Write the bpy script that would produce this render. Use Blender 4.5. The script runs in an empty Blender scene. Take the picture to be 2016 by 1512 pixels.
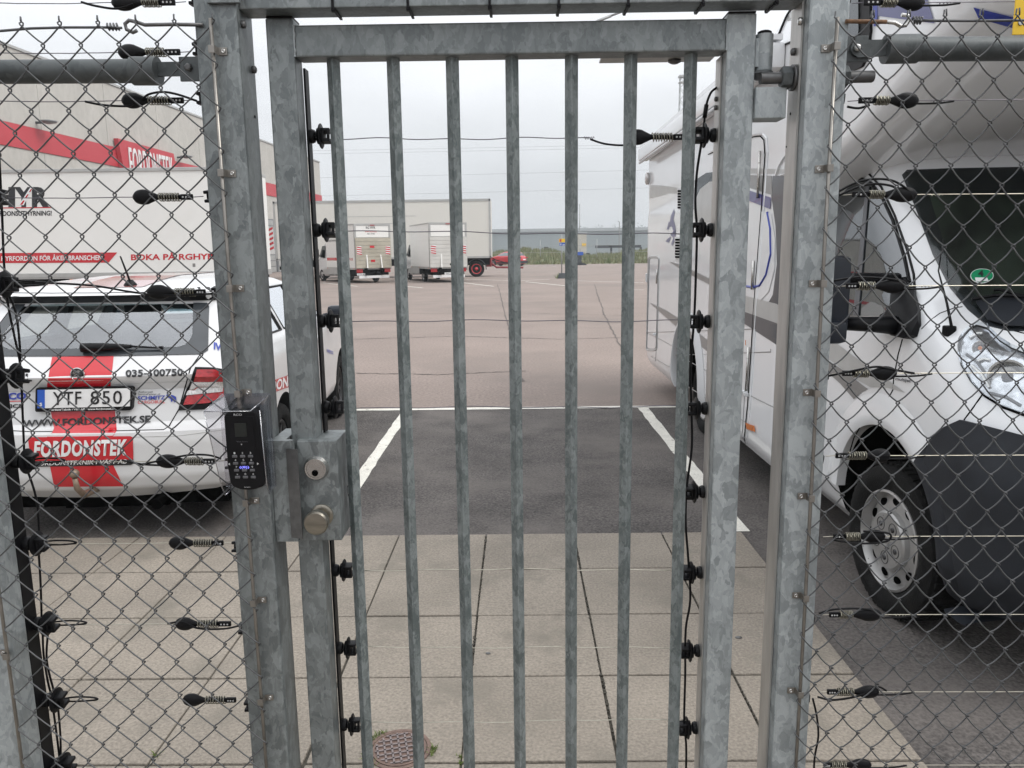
import bpy, bmesh, math, random
from mathutils import Vector, Matrix
from mathutils.bvhtree import BVHTree
random.seed(7)
R = math.radians
SC = bpy.context.scene
# ------------------------------------------------------------------ camera
FPX, CX, CY, CAMH = 1515.0, 1008.0, 756.0, 1.62
_d = Vector((112, 8744, 1515)).normalized()
_v = Vector((12.0, 0, 1515)); _v.y = -(_d.x*_v.x+_d.z*_v.z)/_d.y; _v.normalize()
_r = _d.cross(_v)
CAM = Vector((0, 0, CAMH))
def ray(x, y):
    q = Vector((x-CX, y-CY, FPX))
    return Vector((_r.dot(q), _v.dot(q), -_d.dot(q)))
def atY(x, y, Y): q = ray(x, y); return CAM+q*(Y/q.y)
def atX(x, y, X): q = ray(x, y); return CAM+q*(X/q.x)
def atZ(x, y, Z=0.0): q = ray(x, y); return CAM+q*((Z-CAMH)/q.z)
cd = bpy.data.cameras.new('camera'); cam = bpy.data.objects.new('camera', cd)
SC.collection.objects.link(cam)
cd.sensor_width = 36.0; cd.lens = 36.0*FPX/2016; cd.clip_start = 0.05; cd.clip_end = 5000
_wr = Vector((_r.x, _v.x, -_d.x)); _wd = Vector((_r.y, _v.y, -_d.y)); _wf = Vector((_r.z, _v.z, -_d.z))
m = Matrix((_wr, -_wd, -_wf)).transposed().to_4x4(); m.translation = CAM
cam.matrix_world = m
SC.camera = cam
# ------------------------------------------------------------------ world and sun
SUN_EL, SUN_AZ = R(50), R(112)          # azimuth clockwise from +Y (the view direction)
W = bpy.data.worlds.new('World'); SC.world = W; W.use_nodes = True
nt = W.node_tree; nt.nodes.clear()
def N(t, **k):
    n = nt.nodes.new(t)
    for a, b in k.items(): setattr(n, a, b)
    return n
out = N('ShaderNodeOutputWorld'); bg = N('ShaderNodeBackground'); bg.inputs[1].default_value = 0.1
sky = N('ShaderNodeTexSky', sky_type='NISHITA'); sky.sun_disc = False
sky.sun_elevation = SUN_EL; sky.sun_rotation = SUN_AZ
tc = N('ShaderNodeTexCoord'); sep = N('ShaderNodeSeparateXYZ'); nt.links.new(tc.outputs['Generated'], sep.inputs[0])
mr = N('ShaderNodeMapRange'); mr.inputs[1].default_value = 0.0; mr.inputs[2].default_value = 1.0
mr.inputs[3].default_value = 5.5; mr.inputs[4].default_value = 17.0; nt.links.new(sep.outputs[2], mr.inputs[0])
mp = N('ShaderNodeMapping'); mp.inputs['Scale'].default_value = (1.5, 1.5, 5); nt.links.new(tc.outputs['Generated'], mp.inputs[0])
nz = N('ShaderNodeTexNoise'); nz.inputs['Scale'].default_value = 1.6; nz.inputs['Detail'].default_value = 4; nt.links.new(mp.outputs[0], nz.inputs[0])
mr2 = N('ShaderNodeMapRange'); mr2.inputs[1].default_value = .3; mr2.inputs[2].default_value = .7; mr2.inputs[3].default_value = .86; mr2.inputs[4].default_value = 1.10
nt.links.new(nz.outputs[0], mr2.inputs[0])
mu = N('ShaderNodeMath', operation='MULTIPLY'); nt.links.new(mr.outputs[0], mu.inputs[0]); nt.links.new(mr2.outputs[0], mu.inputs[1])
cb = N('ShaderNodeCombineXYZ')
for i, f in enumerate((0.975, 0.995, 1.025)):
    k = N('ShaderNodeMath', operation='MULTIPLY'); k.inputs[1].default_value = f
    nt.links.new(mu.outputs[0], k.inputs[0]); nt.links.new(k.outputs[0], cb.inputs[i])
mx = N('ShaderNodeMix', data_type='RGBA'); mx.inputs[0].default_value = 0.94
nt.links.new(sky.outputs[0], mx.inputs[6]); nt.links.new(cb.outputs[0], mx.inputs[7])
nt.links.new(mx.outputs[2], bg.inputs[0]); nt.links.new(bg.outputs[0], out.inputs[0])
SC.cycles.transparent_max_bounces = 32
sd = bpy.data.lights.new('sun', 'SUN'); sd.energy = 1.4; sd.angle = R(25); sd.color = (1, .97, .92)
so = bpy.data.objects.new('sun', sd); SC.collection.objects.link(so)
so.rotation_euler = Vector((math.sin(SUN_AZ)*math.cos(SUN_EL), math.cos(SUN_AZ)*math.cos(SUN_EL), math.sin(SUN_EL))).to_track_quat('Z', 'Y').to_euler()
SC.view_settings.view_transform = 'Standard'; SC.view_settings.look = 'None'
SC.view_settings.exposure = 0.40; SC.view_settings.gamma = 1.0; SC.view_settings.use_curve_mapping = False

# ------------------------------------------------------------------ materials
def mat(name, col, rough=.5, metal=0.0, var=.12, vs=6.0, bump=0.0, bs=60.0, coat=0.0, fine=0.0, fs=200.0, stretch=(1, 1, 1), col2=None, patch=None, emis=None, spec=.5, detail=4):
    M = bpy.data.materials.new(name); M.use_nodes = True
    t = M.node_tree; L = t.links; p = t.nodes['Principled BSDF']
    g = t.nodes.new('ShaderNodeNewGeometry'); mpn = t.nodes.new('ShaderNodeMapping'); mpn.inputs['Scale'].default_value = stretch
    L.new(g.outputs['Position'], mpn.inputs[0])
    n1 = t.nodes.new('ShaderNodeTexNoise'); n1.inputs['Scale'].default_value = vs; n1.inputs['Detail'].default_value = detail
    L.new(mpn.outputs[0], n1.inputs[0])
    mx = t.nodes.new('ShaderNodeMix'); mx.data_type = 'RGBA'
    r1 = t.nodes.new('ShaderNodeMapRange'); r1.inputs[1].default_value = .3; r1.inputs[2].default_value = .7
    L.new(n1.outputs[0], r1.inputs[0]); L.new(r1.outputs[0], mx.inputs[0])
    c2 = col2 or tuple(min(1, c*(1+var)) for c in col); c1 = col if col2 else tuple(c*(1-var) for c in col)
    mx.inputs[6].default_value = (*c1, 1); mx.inputs[7].default_value = (*c2, 1)
    cur = mx.outputs[2]
    if fine:
        n2 = t.nodes.new('ShaderNodeTexNoise'); n2.inputs['Scale'].default_value = fs; n2.inputs['Detail'].default_value = 2
        L.new(mpn.outputs[0], n2.inputs[0])
        r2 = t.nodes.new('ShaderNodeMapRange'); r2.inputs[1].default_value = .3; r2.inputs[2].default_value = .7; r2.inputs[3].default_value = 1-fine; r2.inputs[4].default_value = 1+fine
        L.new(n2.outputs[0], r2.inputs[0])
        vm = t.nodes.new('ShaderNodeVectorMath'); vm.operation = 'SCALE'; L.new(cur, vm.inputs[0]); L.new(r2.outputs[0], vm.inputs['Scale'])
        cur = vm.outputs[0]
    if patch:    # (scale, threshold, width, colour)
        n3 = t.nodes.new('ShaderNodeTexNoise'); n3.inputs['Scale'].default_value = patch[0]; n3.inputs['Detail'].default_value = 6; n3.inputs['Roughness'].default_value = .65
        L.new(g.outputs['Position'], n3.inputs[0])
        r3 = t.nodes.new('ShaderNodeMapRange'); r3.inputs[1].default_value = patch[1]; r3.inputs[2].default_value = patch[1]+patch[2]
        L.new(n3.outputs[0], r3.inputs[0])
        m3 = t.nodes.new('ShaderNodeMix'); m3.data_type = 'RGBA'; L.new(r3.outputs[0], m3.inputs[0]); L.new(cur, m3.inputs[6]); m3.inputs[7].default_value = (*patch[3], 1)
        cur = m3.outputs[2]
    L.new(cur, p.inputs['Base Color'])
    p.inputs['Roughness'].default_value = rough; p.inputs['Metallic'].default_value = metal
    p.inputs['Coat Weight'].default_value = coat; p.inputs['Coat Roughness'].default_value = .06
    p.inputs['Specular IOR Level'].default_value = spec
    if bump:
        nb = t.nodes.new('ShaderNodeTexNoise'); nb.inputs['Scale'].default_value = bs; nb.inputs['Detail'].default_value = 3
        L.new(mpn.outputs[0], nb.inputs[0]); b = t.nodes.new('ShaderNodeBump'); b.inputs['Strength'].default_value = bump; b.inputs['Distance'].default_value = .01
        L.new(nb.outputs[0], b.inputs['Height']); L.new(b.outputs[0], p.inputs['Normal'])
    if emis: p.inputs['Emission Color'].default_value = (*emis, 1); p.inputs['Emission Strength'].default_value = 1.0
    return M
def galv(name, lo, hi, sc=28.0, metal=.55, rough=.42, st=(1, 1, .6)):
    M = bpy.data.materials.new(name); M.use_nodes = True; t = M.node_tree; L = t.links; p = t.nodes['Principled BSDF']
    g = t.nodes.new('ShaderNodeNewGeometry'); mpn = t.nodes.new('ShaderNodeMapping'); mpn.inputs['Scale'].default_value = st; L.new(g.outputs['Position'], mpn.inputs[0])
    n = t.nodes.new('ShaderNodeTexNoise'); n.inputs['Scale'].default_value = sc*.8; n.inputs['Detail'].default_value = 3; L.new(mpn.outputs[0], n.inputs[0])
    ad = t.nodes.new('ShaderNodeVectorMath'); ad.operation = 'MULTIPLY_ADD'; ad.inputs[1].default_value = (.045, .045, .045); L.new(n.outputs[1], ad.inputs[0]); L.new(mpn.outputs[0], ad.inputs[2])
    vals = []
    for s in (sc, sc*2.6):
        v = t.nodes.new('ShaderNodeTexVoronoi'); v.inputs['Scale'].default_value = s; L.new(ad.outputs[0], v.inputs['Vector'])
        sp = t.nodes.new('ShaderNodeSeparateColor'); L.new(v.outputs['Color'], sp.inputs[0]); vals.append(sp.outputs[0])
    big = t.nodes.new('ShaderNodeTexNoise'); big.inputs['Scale'].default_value = 9; big.inputs['Detail'].default_value = 4; L.new(g.outputs['Position'], big.inputs[0])
    a = t.nodes.new('ShaderNodeMath'); a.operation = 'MULTIPLY_ADD'; a.inputs[1].default_value = .46; L.new(vals[0], a.inputs[0])
    b = t.nodes.new('ShaderNodeMath'); b.operation = 'MULTIPLY'; b.inputs[1].default_value = .34; L.new(vals[1], b.inputs[0]); L.new(b.outputs[0], a.inputs[2])
    c = t.nodes.new('ShaderNodeMath'); c.operation = 'MULTIPLY_ADD'; c.inputs[1].default_value = .32; L.new(big.outputs[0], c.inputs[0]); L.new(a.outputs[0], c.inputs[2])
    rp = t.nodes.new('ShaderNodeMapRange'); rp.inputs[1].default_value = .3; rp.inputs[2].default_value = .85; L.new(c.outputs[0], rp.inputs[0])
    mx = t.nodes.new('ShaderNodeMix'); mx.data_type = 'RGBA'; L.new(rp.outputs[0], mx.inputs[0]); mx.inputs[6].default_value = (*lo, 1); mx.inputs[7].default_value = (*hi, 1)
    sn = t.nodes.new('ShaderNodeTexNoise'); sn.inputs['Scale'].default_value = 420; L.new(mpn.outputs[0], sn.inputs[0])
    # thin pale chalky runs
    wv = t.nodes.new('ShaderNodeTexNoise'); wv.inputs['Scale'].default_value = 30; wv.inputs['Detail'].default_value = 8; wv.inputs['Roughness'].default_value = .7
    ms = t.nodes.new('ShaderNodeMapping'); ms.inputs['Scale'].default_value = (1, 1, .12); L.new(g.outputs['Position'], ms.inputs[0]); L.new(ms.outputs[0], wv.inputs[0])
    rw = t.nodes.new('ShaderNodeMapRange'); rw.inputs[1].default_value = .62; rw.inputs[2].default_value = .72; rw.inputs[4].default_value = .45; L.new(wv.outputs[0], rw.inputs[0])
    m2 = t.nodes.new('ShaderNodeMix'); m2.data_type = 'RGBA'; L.new(rw.outputs[0], m2.inputs[0]); L.new(mx.outputs[2], m2.inputs[6]); m2.inputs[7].default_value = (*[min(.75, h*1.35) for h in hi], 1)
    L.new(m2.outputs[2], p.inputs['Base Color'])
    rr = t.nodes.new('ShaderNodeMapRange'); rr.inputs[3].default_value = rough-.07; rr.inputs[4].default_value = rough+.16; L.new(c.outputs[0], rr.inputs[0]); L.new(rr.outputs[0], p.inputs['Roughness'])
    p.inputs['Metallic'].default_value = metal
    bp = t.nodes.new('ShaderNodeBump'); bp.inputs['Strength'].default_value = .12; bp.inputs['Distance'].default_value = .002; L.new(sn.outputs[0], bp.inputs['Height']); L.new(bp.outputs[0], p.inputs['Normal'])
    return M
def glass(name, tint=(.75, .8, .82), refl=.12, rough=.02, alpha=1.0, base=(.02, .025, .03), graze=.12):
    # thin pane: transparent tint plus a mirror-like coat, dark body for the rest
    M = bpy.data.materials.new(name); M.use_nodes = True; t = M.node_tree; t.nodes.clear(); L = t.links
    o = t.nodes.new('ShaderNodeOutputMaterial'); tr = t.nodes.new('ShaderNodeBsdfTransparent'); tr.inputs[0].default_value = (*tint, 1)
    nz = t.nodes.new('ShaderNodeTexNoise'); nz.inputs['Scale'].default_value = 3; g = t.nodes.new('ShaderNodeNewGeometry'); L.new(g.outputs['Position'], nz.inputs[0])
    gl = t.nodes.new('ShaderNodeBsdfGlossy'); gl.inputs['Roughness'].default_value = rough; gl.inputs[0].default_value = (.95, .97, 1, 1)
    mr = t.nodes.new('ShaderNodeMapRange'); mr.inputs[3].default_value = refl*.85; mr.inputs[4].default_value = refl*1.15; L.new(nz.outputs[0], mr.inputs[0])
    fr = t.nodes.new('ShaderNodeLayerWeight'); fr.inputs[0].default_value = graze; ad = t.nodes.new('ShaderNodeMath'); ad.operation = 'MAXIMUM'; L.new(fr.outputs[0], ad.inputs[0]); L.new(mr.outputs[0], ad.inputs[1])
    df = t.nodes.new('ShaderNodeBsdfDiffuse'); df.inputs[0].default_value = (*base, 1)
    m0 = t.nodes.new('ShaderNodeMixShader'); m0.inputs[0].default_value = alpha; L.new(df.outputs[0], m0.inputs[1]); L.new(tr.outputs[0], m0.inputs[2])
    m1 = t.nodes.new('ShaderNodeMixShader'); L.new(ad.outputs[0], m1.inputs[0]); L.new(m0.outputs[0], m1.inputs[1]); L.new(gl.outputs[0], m1.inputs[2])
    L.new(m1.outputs[0], o.inputs[0]); return M
MT = dict(
    galv=galv('galvanised_steel', (.135, .149, .152), (.25, .272, .274), 50),
    galv_pale=galv('galvanised_steel_pale', (.23, .253, .26), (.39, .418, .426), 46, .4, .45),
    galv_bar=galv('galvanised_bar_steel', (.12, .14, .14), (.25, .275, .275), 70, .45, .45),
    galv_dull=galv('dull_galvanised_tube', (.06, .068, .07), (.105, .115, .118), 30, .35, .5),
    mesh=mat('fence_wire_zinc', (.075, .077, .08), .5, .35, .2, 40),
    alu=mat('aluminium_strip', (.42, .41, .39), .38, .6, .22, 30, stretch=(1, 1, .2)),
    steel=mat('stainless_steel', (.50, .49, .47), .25, .95, .12, 30),
    brass=mat('worn_nickel_brass', (.27, .25, .21), .32, .9, .2, 25, stretch=(1, 1, 4)),
    bolt=mat('dark_threaded_steel', (.12, .12, .12), .45, .6, .2, 60),
    rod=mat('dull_steel_rod', (.25, .235, .215), .35, .8, .15, 40),
    blk=mat('black_plastic', (.005, .005, .006), .45, 0, .3, 30, spec=.18),
    blkm=mat('black_rubber', (.02, .02, .02), .8, 0, .3, 40, .3, 150),
    spring=mat('spring_steel', (.22, .21, .17), .35, .8, .2, 90),
    wire=mat('bare_line_wire', (.42, .395, .33), .35, .8, .15, 60),
    wire_dark=mat('dark_line_wire', (.14, .13, .15), .45, .5, .15, 60),
    rust=mat('rusty_rod', (.16, .09, .05), .7, .3, .4, 90),
    slab=mat('concrete_slab', (.224, .196, .163), .9, 0, .14, 2.2, .6, 90, fine=.22, fs=95, patch=(2.6, .53, .16, (.168, .150, .124))),
    soil=mat('joint_soil', (.05, .045, .035), .95, 0, .4, 30, .6, 90),
    yard=mat('worn_asphalt', (.222, .178, .156), .9, 0, .10, .5, .5, 60, fine=.22, fs=30, detail=9, patch=(.16, .5, .12, (.185, .152, .134))),
    bay=mat('dark_asphalt', (.076, .068, .064), .9, 0, .28, 2.5, 1.0, 70, fine=.6, fs=75, patch=(.9, .44, .25, (.132, .117, .108)), detail=8),
    line=mat('road_paint', (.66, .64, .58), .8, 0, .08, 8, .3, 90, fine=.12, fs=90, patch=(14, .60, .06, (.2, .18, .16))),
    white=mat('white_car_paint', (.60, .60, .605), .25, 0, .03, 2, coat=.5, patch=(2.2, .56, .3, (.55, .55, .54))),
    camper=mat('white_camper_paint', (.76, .77, .785), .2, 0, .03, 1.3, coat=.6, patch=(1.6, .56, .3, (.72, .725, .735))),
    skirt=mat('white_skirt_panel', (.6, .61, .625), .35, 0, .03, 2, coat=.3),
    red=mat('red_foil', (.50, .012, .022), .25, 0, .06, 6, coat=.5),
    redpaint=mat('red_car_paint', (.50, .02, .03), .25, 0, .06, 1.5, coat=.7),
    txt=mat('black_foil', (.012, .012, .014), .35, 0, .2, 20),
    txtw=mat('white_foil', (.72, .72, .72), .35, 0, .05, 20),
    txtb=mat('blue_foil', (.03, .05, .32), .35, 0, .1, 20),
    grey1=mat('grey_foil', (.21, .205, .20), .35, 0, .06, 8, coat=.2),
    grey2=mat('dark_grey_foil', (.055, .06, .07), .35, 0, .1, 8, coat=.2),
    grey3=mat('light_grey_foil', (.40, .40, .39), .35, 0, .06, 8, coat=.2),
    blue=mat('violet_blue_foil', (.065, .068, .20), .3, 0, .08, 5, coat=.3),
    plast=mat('grey_bumper_plastic', (.017, .020, .026), .5, 0, .15, 12, .15, 260, spec=.35, patch=(3, .57, .2, (.027, .030, .036))),
    dkglass=glass('dark_window_glass', refl=.22, alpha=.0, base=(.006, .009, .008)),
    wsglass=glass('windscreen_glass', (.6, .64, .62), .035, alpha=.8, base=(.004, .006, .005)),
    glass=glass('car_window_glass', (.68, .77, .78), .22),
    frit=mat('window_border', (.035, .04, .045), .15, 0, .1, 10, coat=.3),
    clear=glass('clear_acrylic', (.91, .905, .92), .07, .06, graze=.05),
    clear_edge=glass('clear_acrylic_edge', (.8, .8, .82), .3, .15, alpha=.6, base=(.22, .22, .23)),
    lamp=glass('lamp_lens', (.93, .95, .96), .10, .02),
    chrome=mat('lamp_reflector', (.42, .43, .45), .14, 1.0, .35, 30, .16, 22),
    redlens=mat('red_lamp_lens', (.34, .006, .012), .12, 0, .25, 40, coat=.8, bump=.3, bs=90),
    clearlens=mat('ribbed_clear_lens', (.55, .53, .52), .15, .4, .35, 60, coat=.8, stretch=(3, 3, .6)),
    orange=mat('orange_lens', (.65, .18, .03), .2, 0, .15, 60, coat=.5),
    seal=mat('crack_filler', (.10, .085, .076), .9, 0, .2, 8),
    mirror_case=mat('blue_black_plastic', (.010, .013, .02), .35, 0, .2, 20, spec=.4),
    red_sky_tint=mat('red_foil_sky_tint', (.50, .20, .19), .1, 0, .06, 6, coat=1.0),  # paler pink: sky reflection on the red foil is put into the colour
    rim_red=mat('red_chassis_paint', (.22, .02, .025), .5, 0, .15, 3),
    tyre=mat('tyre_rubber', (.009, .009, .009), .85, 0, .35, 20, .4, 140, spec=.2, patch=(6, .58, .12, (.018, .017, .015))),
    rim=mat('silver_rim', (.36, .355, .35), .35, .5, .12, 15, patch=(38, .66, .01, (.02, .02, .02))),
    rimdark=mat('dark_rim', (.05, .05, .052), .35, .4, .12, 15),
    dark=mat('underbody_dark', (.003, .003, .003), 1, 0, .2, 10, spec=0.0),
    curtain=mat('green_curtain', (.055, .07, .052), .9, 0, .75, 5.5, stretch=(1, 1, .04)),  # upright colour stripes paint the light and shade of the folds
    seat=mat('seat_fabric', (.03, .033, .036), .85, 0, .2, 20),
    conc=mat('concrete_panel', (.445, .43, .40), .9, 0, .05, .6, .3, 20, fine=.06, fs=4, stretch=(1, 1, .5), patch=(.35, .55, .3, (.42, .405, .37))),
    redpanel=mat('red_cladding', (.46, .045, .06), .5, 0, .05, .5),
    capmetal=mat('grey_flashing', (.20, .21, .22), .5, .3, .08, 2),
    truck=mat('white_truck_panel', (.745, .74, .715), .35, 0, .025, .4, patch=(.5, .57, .2, (.69, .685, .655))),
    trailer=mat('cream_trailer_panel', (.64, .625, .58), .4, 0, .03, .3, patch=(.4, .55, .2, (.60, .585, .535))),
    trim=mat('aluminium_trim', (.42, .42, .41), .4, .4, .08, 3),
    liftgate=mat('tail_lift_aluminium', (.42, .39, .32), .5, .2, .12, 2, patch=(1.6, .55, .2, (.34, .30, .23))),
    liftgate2=mat('tail_lift_pale', (.56, .55, .52), .5, .1, .06, 2),
    farwall=mat('far_grey_blue_cladding', (.24, .28, .29), .7, 0, .04, .05),
    farroof=mat('far_roof_edge', (.33, .36, .37), .7, 0, .04, .05),
    beige=mat('beige_render', (.44, .42, .36), .8, 0, .05, .3),
    grass=mat('grass_blades', (.10, .135, .05), .8, 0, .3, .8, col2=(.22, .20, .11)),
    weed=mat('weed_leaves', (.07, .12, .02), .7, 0, .4, 60, col2=(.16, .19, .05)),
    earth=mat('verge_soil', (.12, .13, .06), .95, 0, .3, 1.2, .5, 8),
    tree=mat('far_foliage', (.10, .14, .12), .9, 0, .2, .05),
    pole=mat('galvanised_pole', (.30, .31, .31), .5, .4, .1, 5),
    darkpost=mat('dark_post', (.04, .045, .05), .6, 0, .2, 5),
    yellow=mat('yellow_sign', (.75, .48, .02), .45, 0, .05, 8),
    bluesign=mat('blue_sign', (.02, .09, .42), .4, 0, .05, 8),
    green=mat('green_sticker', (.0, .22, .09), .3, 0, .08, 20),
    iron=mat('rusty_cast_iron', (.17, .115, .095), .7, .3, .18, 40, .4, 120),
    ironl=mat('worn_cast_iron_rib', (.21, .175, .17), .55, .4, .15, 40),
    chromeb=mat('polished_badge', (.55, .56, .57), .15, 1, .1, 50),
    led=mat('blue_led_symbol', (.05, .06, .4), .5, 0, 0, 5, emis=(.25, .25, .95)),
    key=mat('grey_key', (.09, .09, .095), .45, 0, .15, 90),
    screen=mat('lcd_screen', (.008, .012, .011), .2, 0, .3, 300),
    mark=mat('key_legend', (.5, .5, .5), .5, 0, .05, 90),
    towball=mat('worn_tow_ball', (.20, .15, .11), .5, .4, .2, 60),
    shade_grey=mat('side_guard', (.40, .40, .39), .5, .2, .08, 2),
)

# ------------------------------------------------------------------ builders
class MB:
    def __init__(s): s.b = bmesh.new(); s.mi = 0
    def box(s, a, b, bev=0.0, rotz=0.0, pivot=None):
        c = [(a[i]+b[i])/2 for i in range(3)]; d = [abs(b[i]-a[i]) for i in range(3)]
        r = bmesh.ops.create_cube(s.b, size=1.0); vs = r['verts']
        bmesh.ops.scale(s.b, vec=d, verts=vs); bmesh.ops.translate(s.b, vec=c, verts=vs)
        if bev:
            es = list({e for v in vs for e in v.link_edges})
            rr = bmesh.ops.bevel(s.b, geom=es, offset=bev, segments=2, affect='EDGES', profile=.6); vs = list({v for f in rr['faces'] for v in f.verts} | {v for v in vs if v.is_valid})
        if rotz: bmesh.ops.rotate(s.b, cent=pivot or c, matrix=Matrix.Rotation(rotz, 3, 'Z'), verts=vs)
        return s
    def tube(s, pts, r, n=8, cap=True, closed=False):
        pts = [Vector(p) for p in pts]; k = len(pts); rings = []
        t0 = (pts[1]-pts[0]).normalized(); up = Vector((0, 0, 1)) if abs(t0.z) < .9 else Vector((1, 0, 0))
        nrm = t0.cross(up).normalized()
        for i, p in enumerate(pts):
            if closed: t = (pts[(i+1) % k]-pts[i-1])
            else: t = pts[min(i+1, k-1)]-pts[max(i-1, 0)]
            if t.length < 1e-9: t = t0.copy()
            t.normalize(); nrm = (nrm-t*nrm.dot(t))
            if nrm.length < 1e-6: nrm = t.orthogonal()
            nrm.normalize(); bi = t.cross(nrm)
            rr = r[i] if isinstance(r, (list, tuple)) else r
            rings.append([s.b.verts.new(p+nrm*math.cos(2*math.pi*j/n)*rr+bi*math.sin(2*math.pi*j/n)*rr) for j in range(n)])
        for i in range(k if closed else k-1):
            A, B = rings[i], rings[(i+1) % k]
            for j in range(n):
                f = s.b.faces.new((A[j], A[(j+1) % n], B[(j+1) % n], B[j])); f.smooth = n > 5
        if cap and not closed:
            s.b.faces.new(rings[0][::-1]); s.b.faces.new(rings[-1])
        return s
    def lathe(s, prof, c, ax, n=24, ref=None):
        # prof: (distance along axis, radius)
        ax = Vector(ax).normalized(); u = ax.orthogonal().normalized(); w = ax.cross(u); c = Vector(c); rings = []
        for (h, r) in prof:
            rings.append([s.b.verts.new(c+ax*h+(u*math.cos(2*math.pi*j/n)+w*math.sin(2*math.pi*j/n))*max(r, 1e-5)) for j in range(n)])
        for A, B in zip(rings, rings[1:]):
            for j in range(n):
                f = s.b.faces.new((A[j], A[(j+1) % n], B[(j+1) % n], B[j])); f.smooth = True
        s.b.faces.new(rings[0][::-1]); s.b.faces.new(rings[-1]); return s
    def prism(s, pts, vec):
        # planar polygon extruded by vec
        A = [s.b.verts.new(Vector(p)) for p in pts]; B = [s.b.verts.new(Vector(p)+Vector(vec)) for p in pts]
        k = len(pts); s.b.faces.new(A[::-1]); s.b.faces.new(B)
        for i in range(k): s.b.faces.new((A[i], A[(i+1) % k], B[(i+1) % k], B[i]))
        return s
    def quad(s, *p): s.b.faces.new([s.b.verts.new(Vector(q)) for q in p]); return s
    def mesh(s, name, m, sharp=35):
        bmesh.ops.recalc_face_normals(s.b, faces=s.b.faces)
        me = bpy.data.meshes.new(name); s.b.to_mesh(me); s.b.free()
        if m: me.materials.append(MT[m] if isinstance(m, str) else m)
        return me
def root_of(p):
    while p.parent: p = p.parent
    return p
def link(name, me, parent=None):
    o = bpy.data.objects.new(name, me); SC.collection.objects.link(o)
    if parent is not None:
        rt = root_of(parent); me.transform(Matrix.Translation(-rt.location)); o.parent = parent
    return o
def ob(name, mb, m, parent=None, sharp=None):
    me = mb.mesh(name, m)
    if sharp:
        for p in me.polygons: p.use_smooth = True
        me.set_sharp_from_angle(angle=R(sharp))
    return link(name, me, parent)
def tag(o, label, cat, group=None, kind=None):
    o['label'] = label; o['category'] = cat
    if group: o['group'] = group
    if kind: o['kind'] = kind
    return o
def thing(name, loc, label, cat, group=None):
    e = bpy.data.objects.new(name, None); SC.collection.objects.link(e); e.location = loc; e.empty_display_size = .2
    return tag(e, label, cat, group)
def struct(o, label=None):
    o['kind'] = 'structure'
    if label: o['label'] = label
    return o
def solo(o, base):       # single-mesh thing: put its origin at its base
    b = Vector(base); o.data.transform(Matrix.Translation(-b)); o.location = b; return o
def copy_tree(o, loc, label=None, group=None):
    c = o.copy(); SC.collection.objects.link(c); c.location = loc
    if label: c['label'] = label
    if group: c['group'] = group
    for ch in list(o.children):
        d = ch.copy(); SC.collection.objects.link(d); d.parent = c
        for g in list(ch.children):
            e = g.copy(); SC.collection.objects.link(e); e.parent = d
    return c
def bvh_of(me):
    b = bmesh.new(); b.from_mesh(me); t = BVHTree.FromBMesh(b); b.free(); return t
def hitpx(x, y, bv, off=0.0):
    d = ray(x, y).normalized(); loc, nrm, i, dist = bv.ray_cast(CAM, d)
    if loc is None:
        guess = CAM+d*hitpx.last; loc, nrm, i, dist = bv.find_nearest(guess)
    else: hitpx.last = dist
    if nrm.dot(d) > 0: nrm = -nrm
    return loc+nrm*off
hitpx.last = 4.0
def poly_grid(pts, step):
    b = bmesh.new(); vs = [b.verts.new((p[0], p[1], 0)) for p in pts]; b.faces.new(vs)
    xs = [p[0] for p in pts]; ys = [p[1] for p in pts]
    for ax, lo, hi in ((0, min(xs), max(xs)), (1, min(ys), max(ys))):
        k = int((hi-lo)/step)
        for i in range(1, k+1):
            co = [0, 0, 0]; co[ax] = lo+(hi-lo)*i/(k+1); no = [0, 0, 0]; no[ax] = 1
            bmesh.ops.bisect_plane(b, geom=b.verts[:]+b.edges[:]+b.faces[:], plane_co=co, plane_no=no)
    return b
def smooth_pts(pts, n=6):
    out = []; k = len(pts)
    for i in range(k):
        p0, p1, p2, p3 = (Vector((*pts[(i+j-1) % k], 0)) for j in range(4))
        for j in range(n):
            t = j/n
            q = .5*((2*p1)+(p2-p0)*t+(2*p0-5*p1+4*p2-p3)*t*t+(3*p1-p0-3*p2+p3)*t*t*t); out.append((q.x, q.y))
    return out
def decal(name, pts, bv, m, parent, off=.003, step=14, skirt=.004, smooth=False):
    if smooth: pts = smooth_pts(pts)
    b = poly_grid(pts, step)
    bound = [e for e in b.edges if e.is_boundary]
    if skirt: r = bmesh.ops.extrude_edge_only(b, edges=bound); low = {v for v in r['geom'] if isinstance(v, bmesh.types.BMVert)}
    else: low = set()
    for v in b.verts: v.co = hitpx(v.co.x, v.co.y, bv, off-skirt if v in low else off)
    bmesh.ops.triangulate(b, faces=b.faces); bmesh.ops.recalc_face_normals(b, faces=b.faces)
    me = bpy.data.meshes.new(name); b.to_mesh(me); b.free(); me.materials.append(MT[m])
    for p in me.polygons: p.use_smooth = True
    me.set_sharp_from_angle(angle=R(40))
    return link(name, me, parent)
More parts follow.
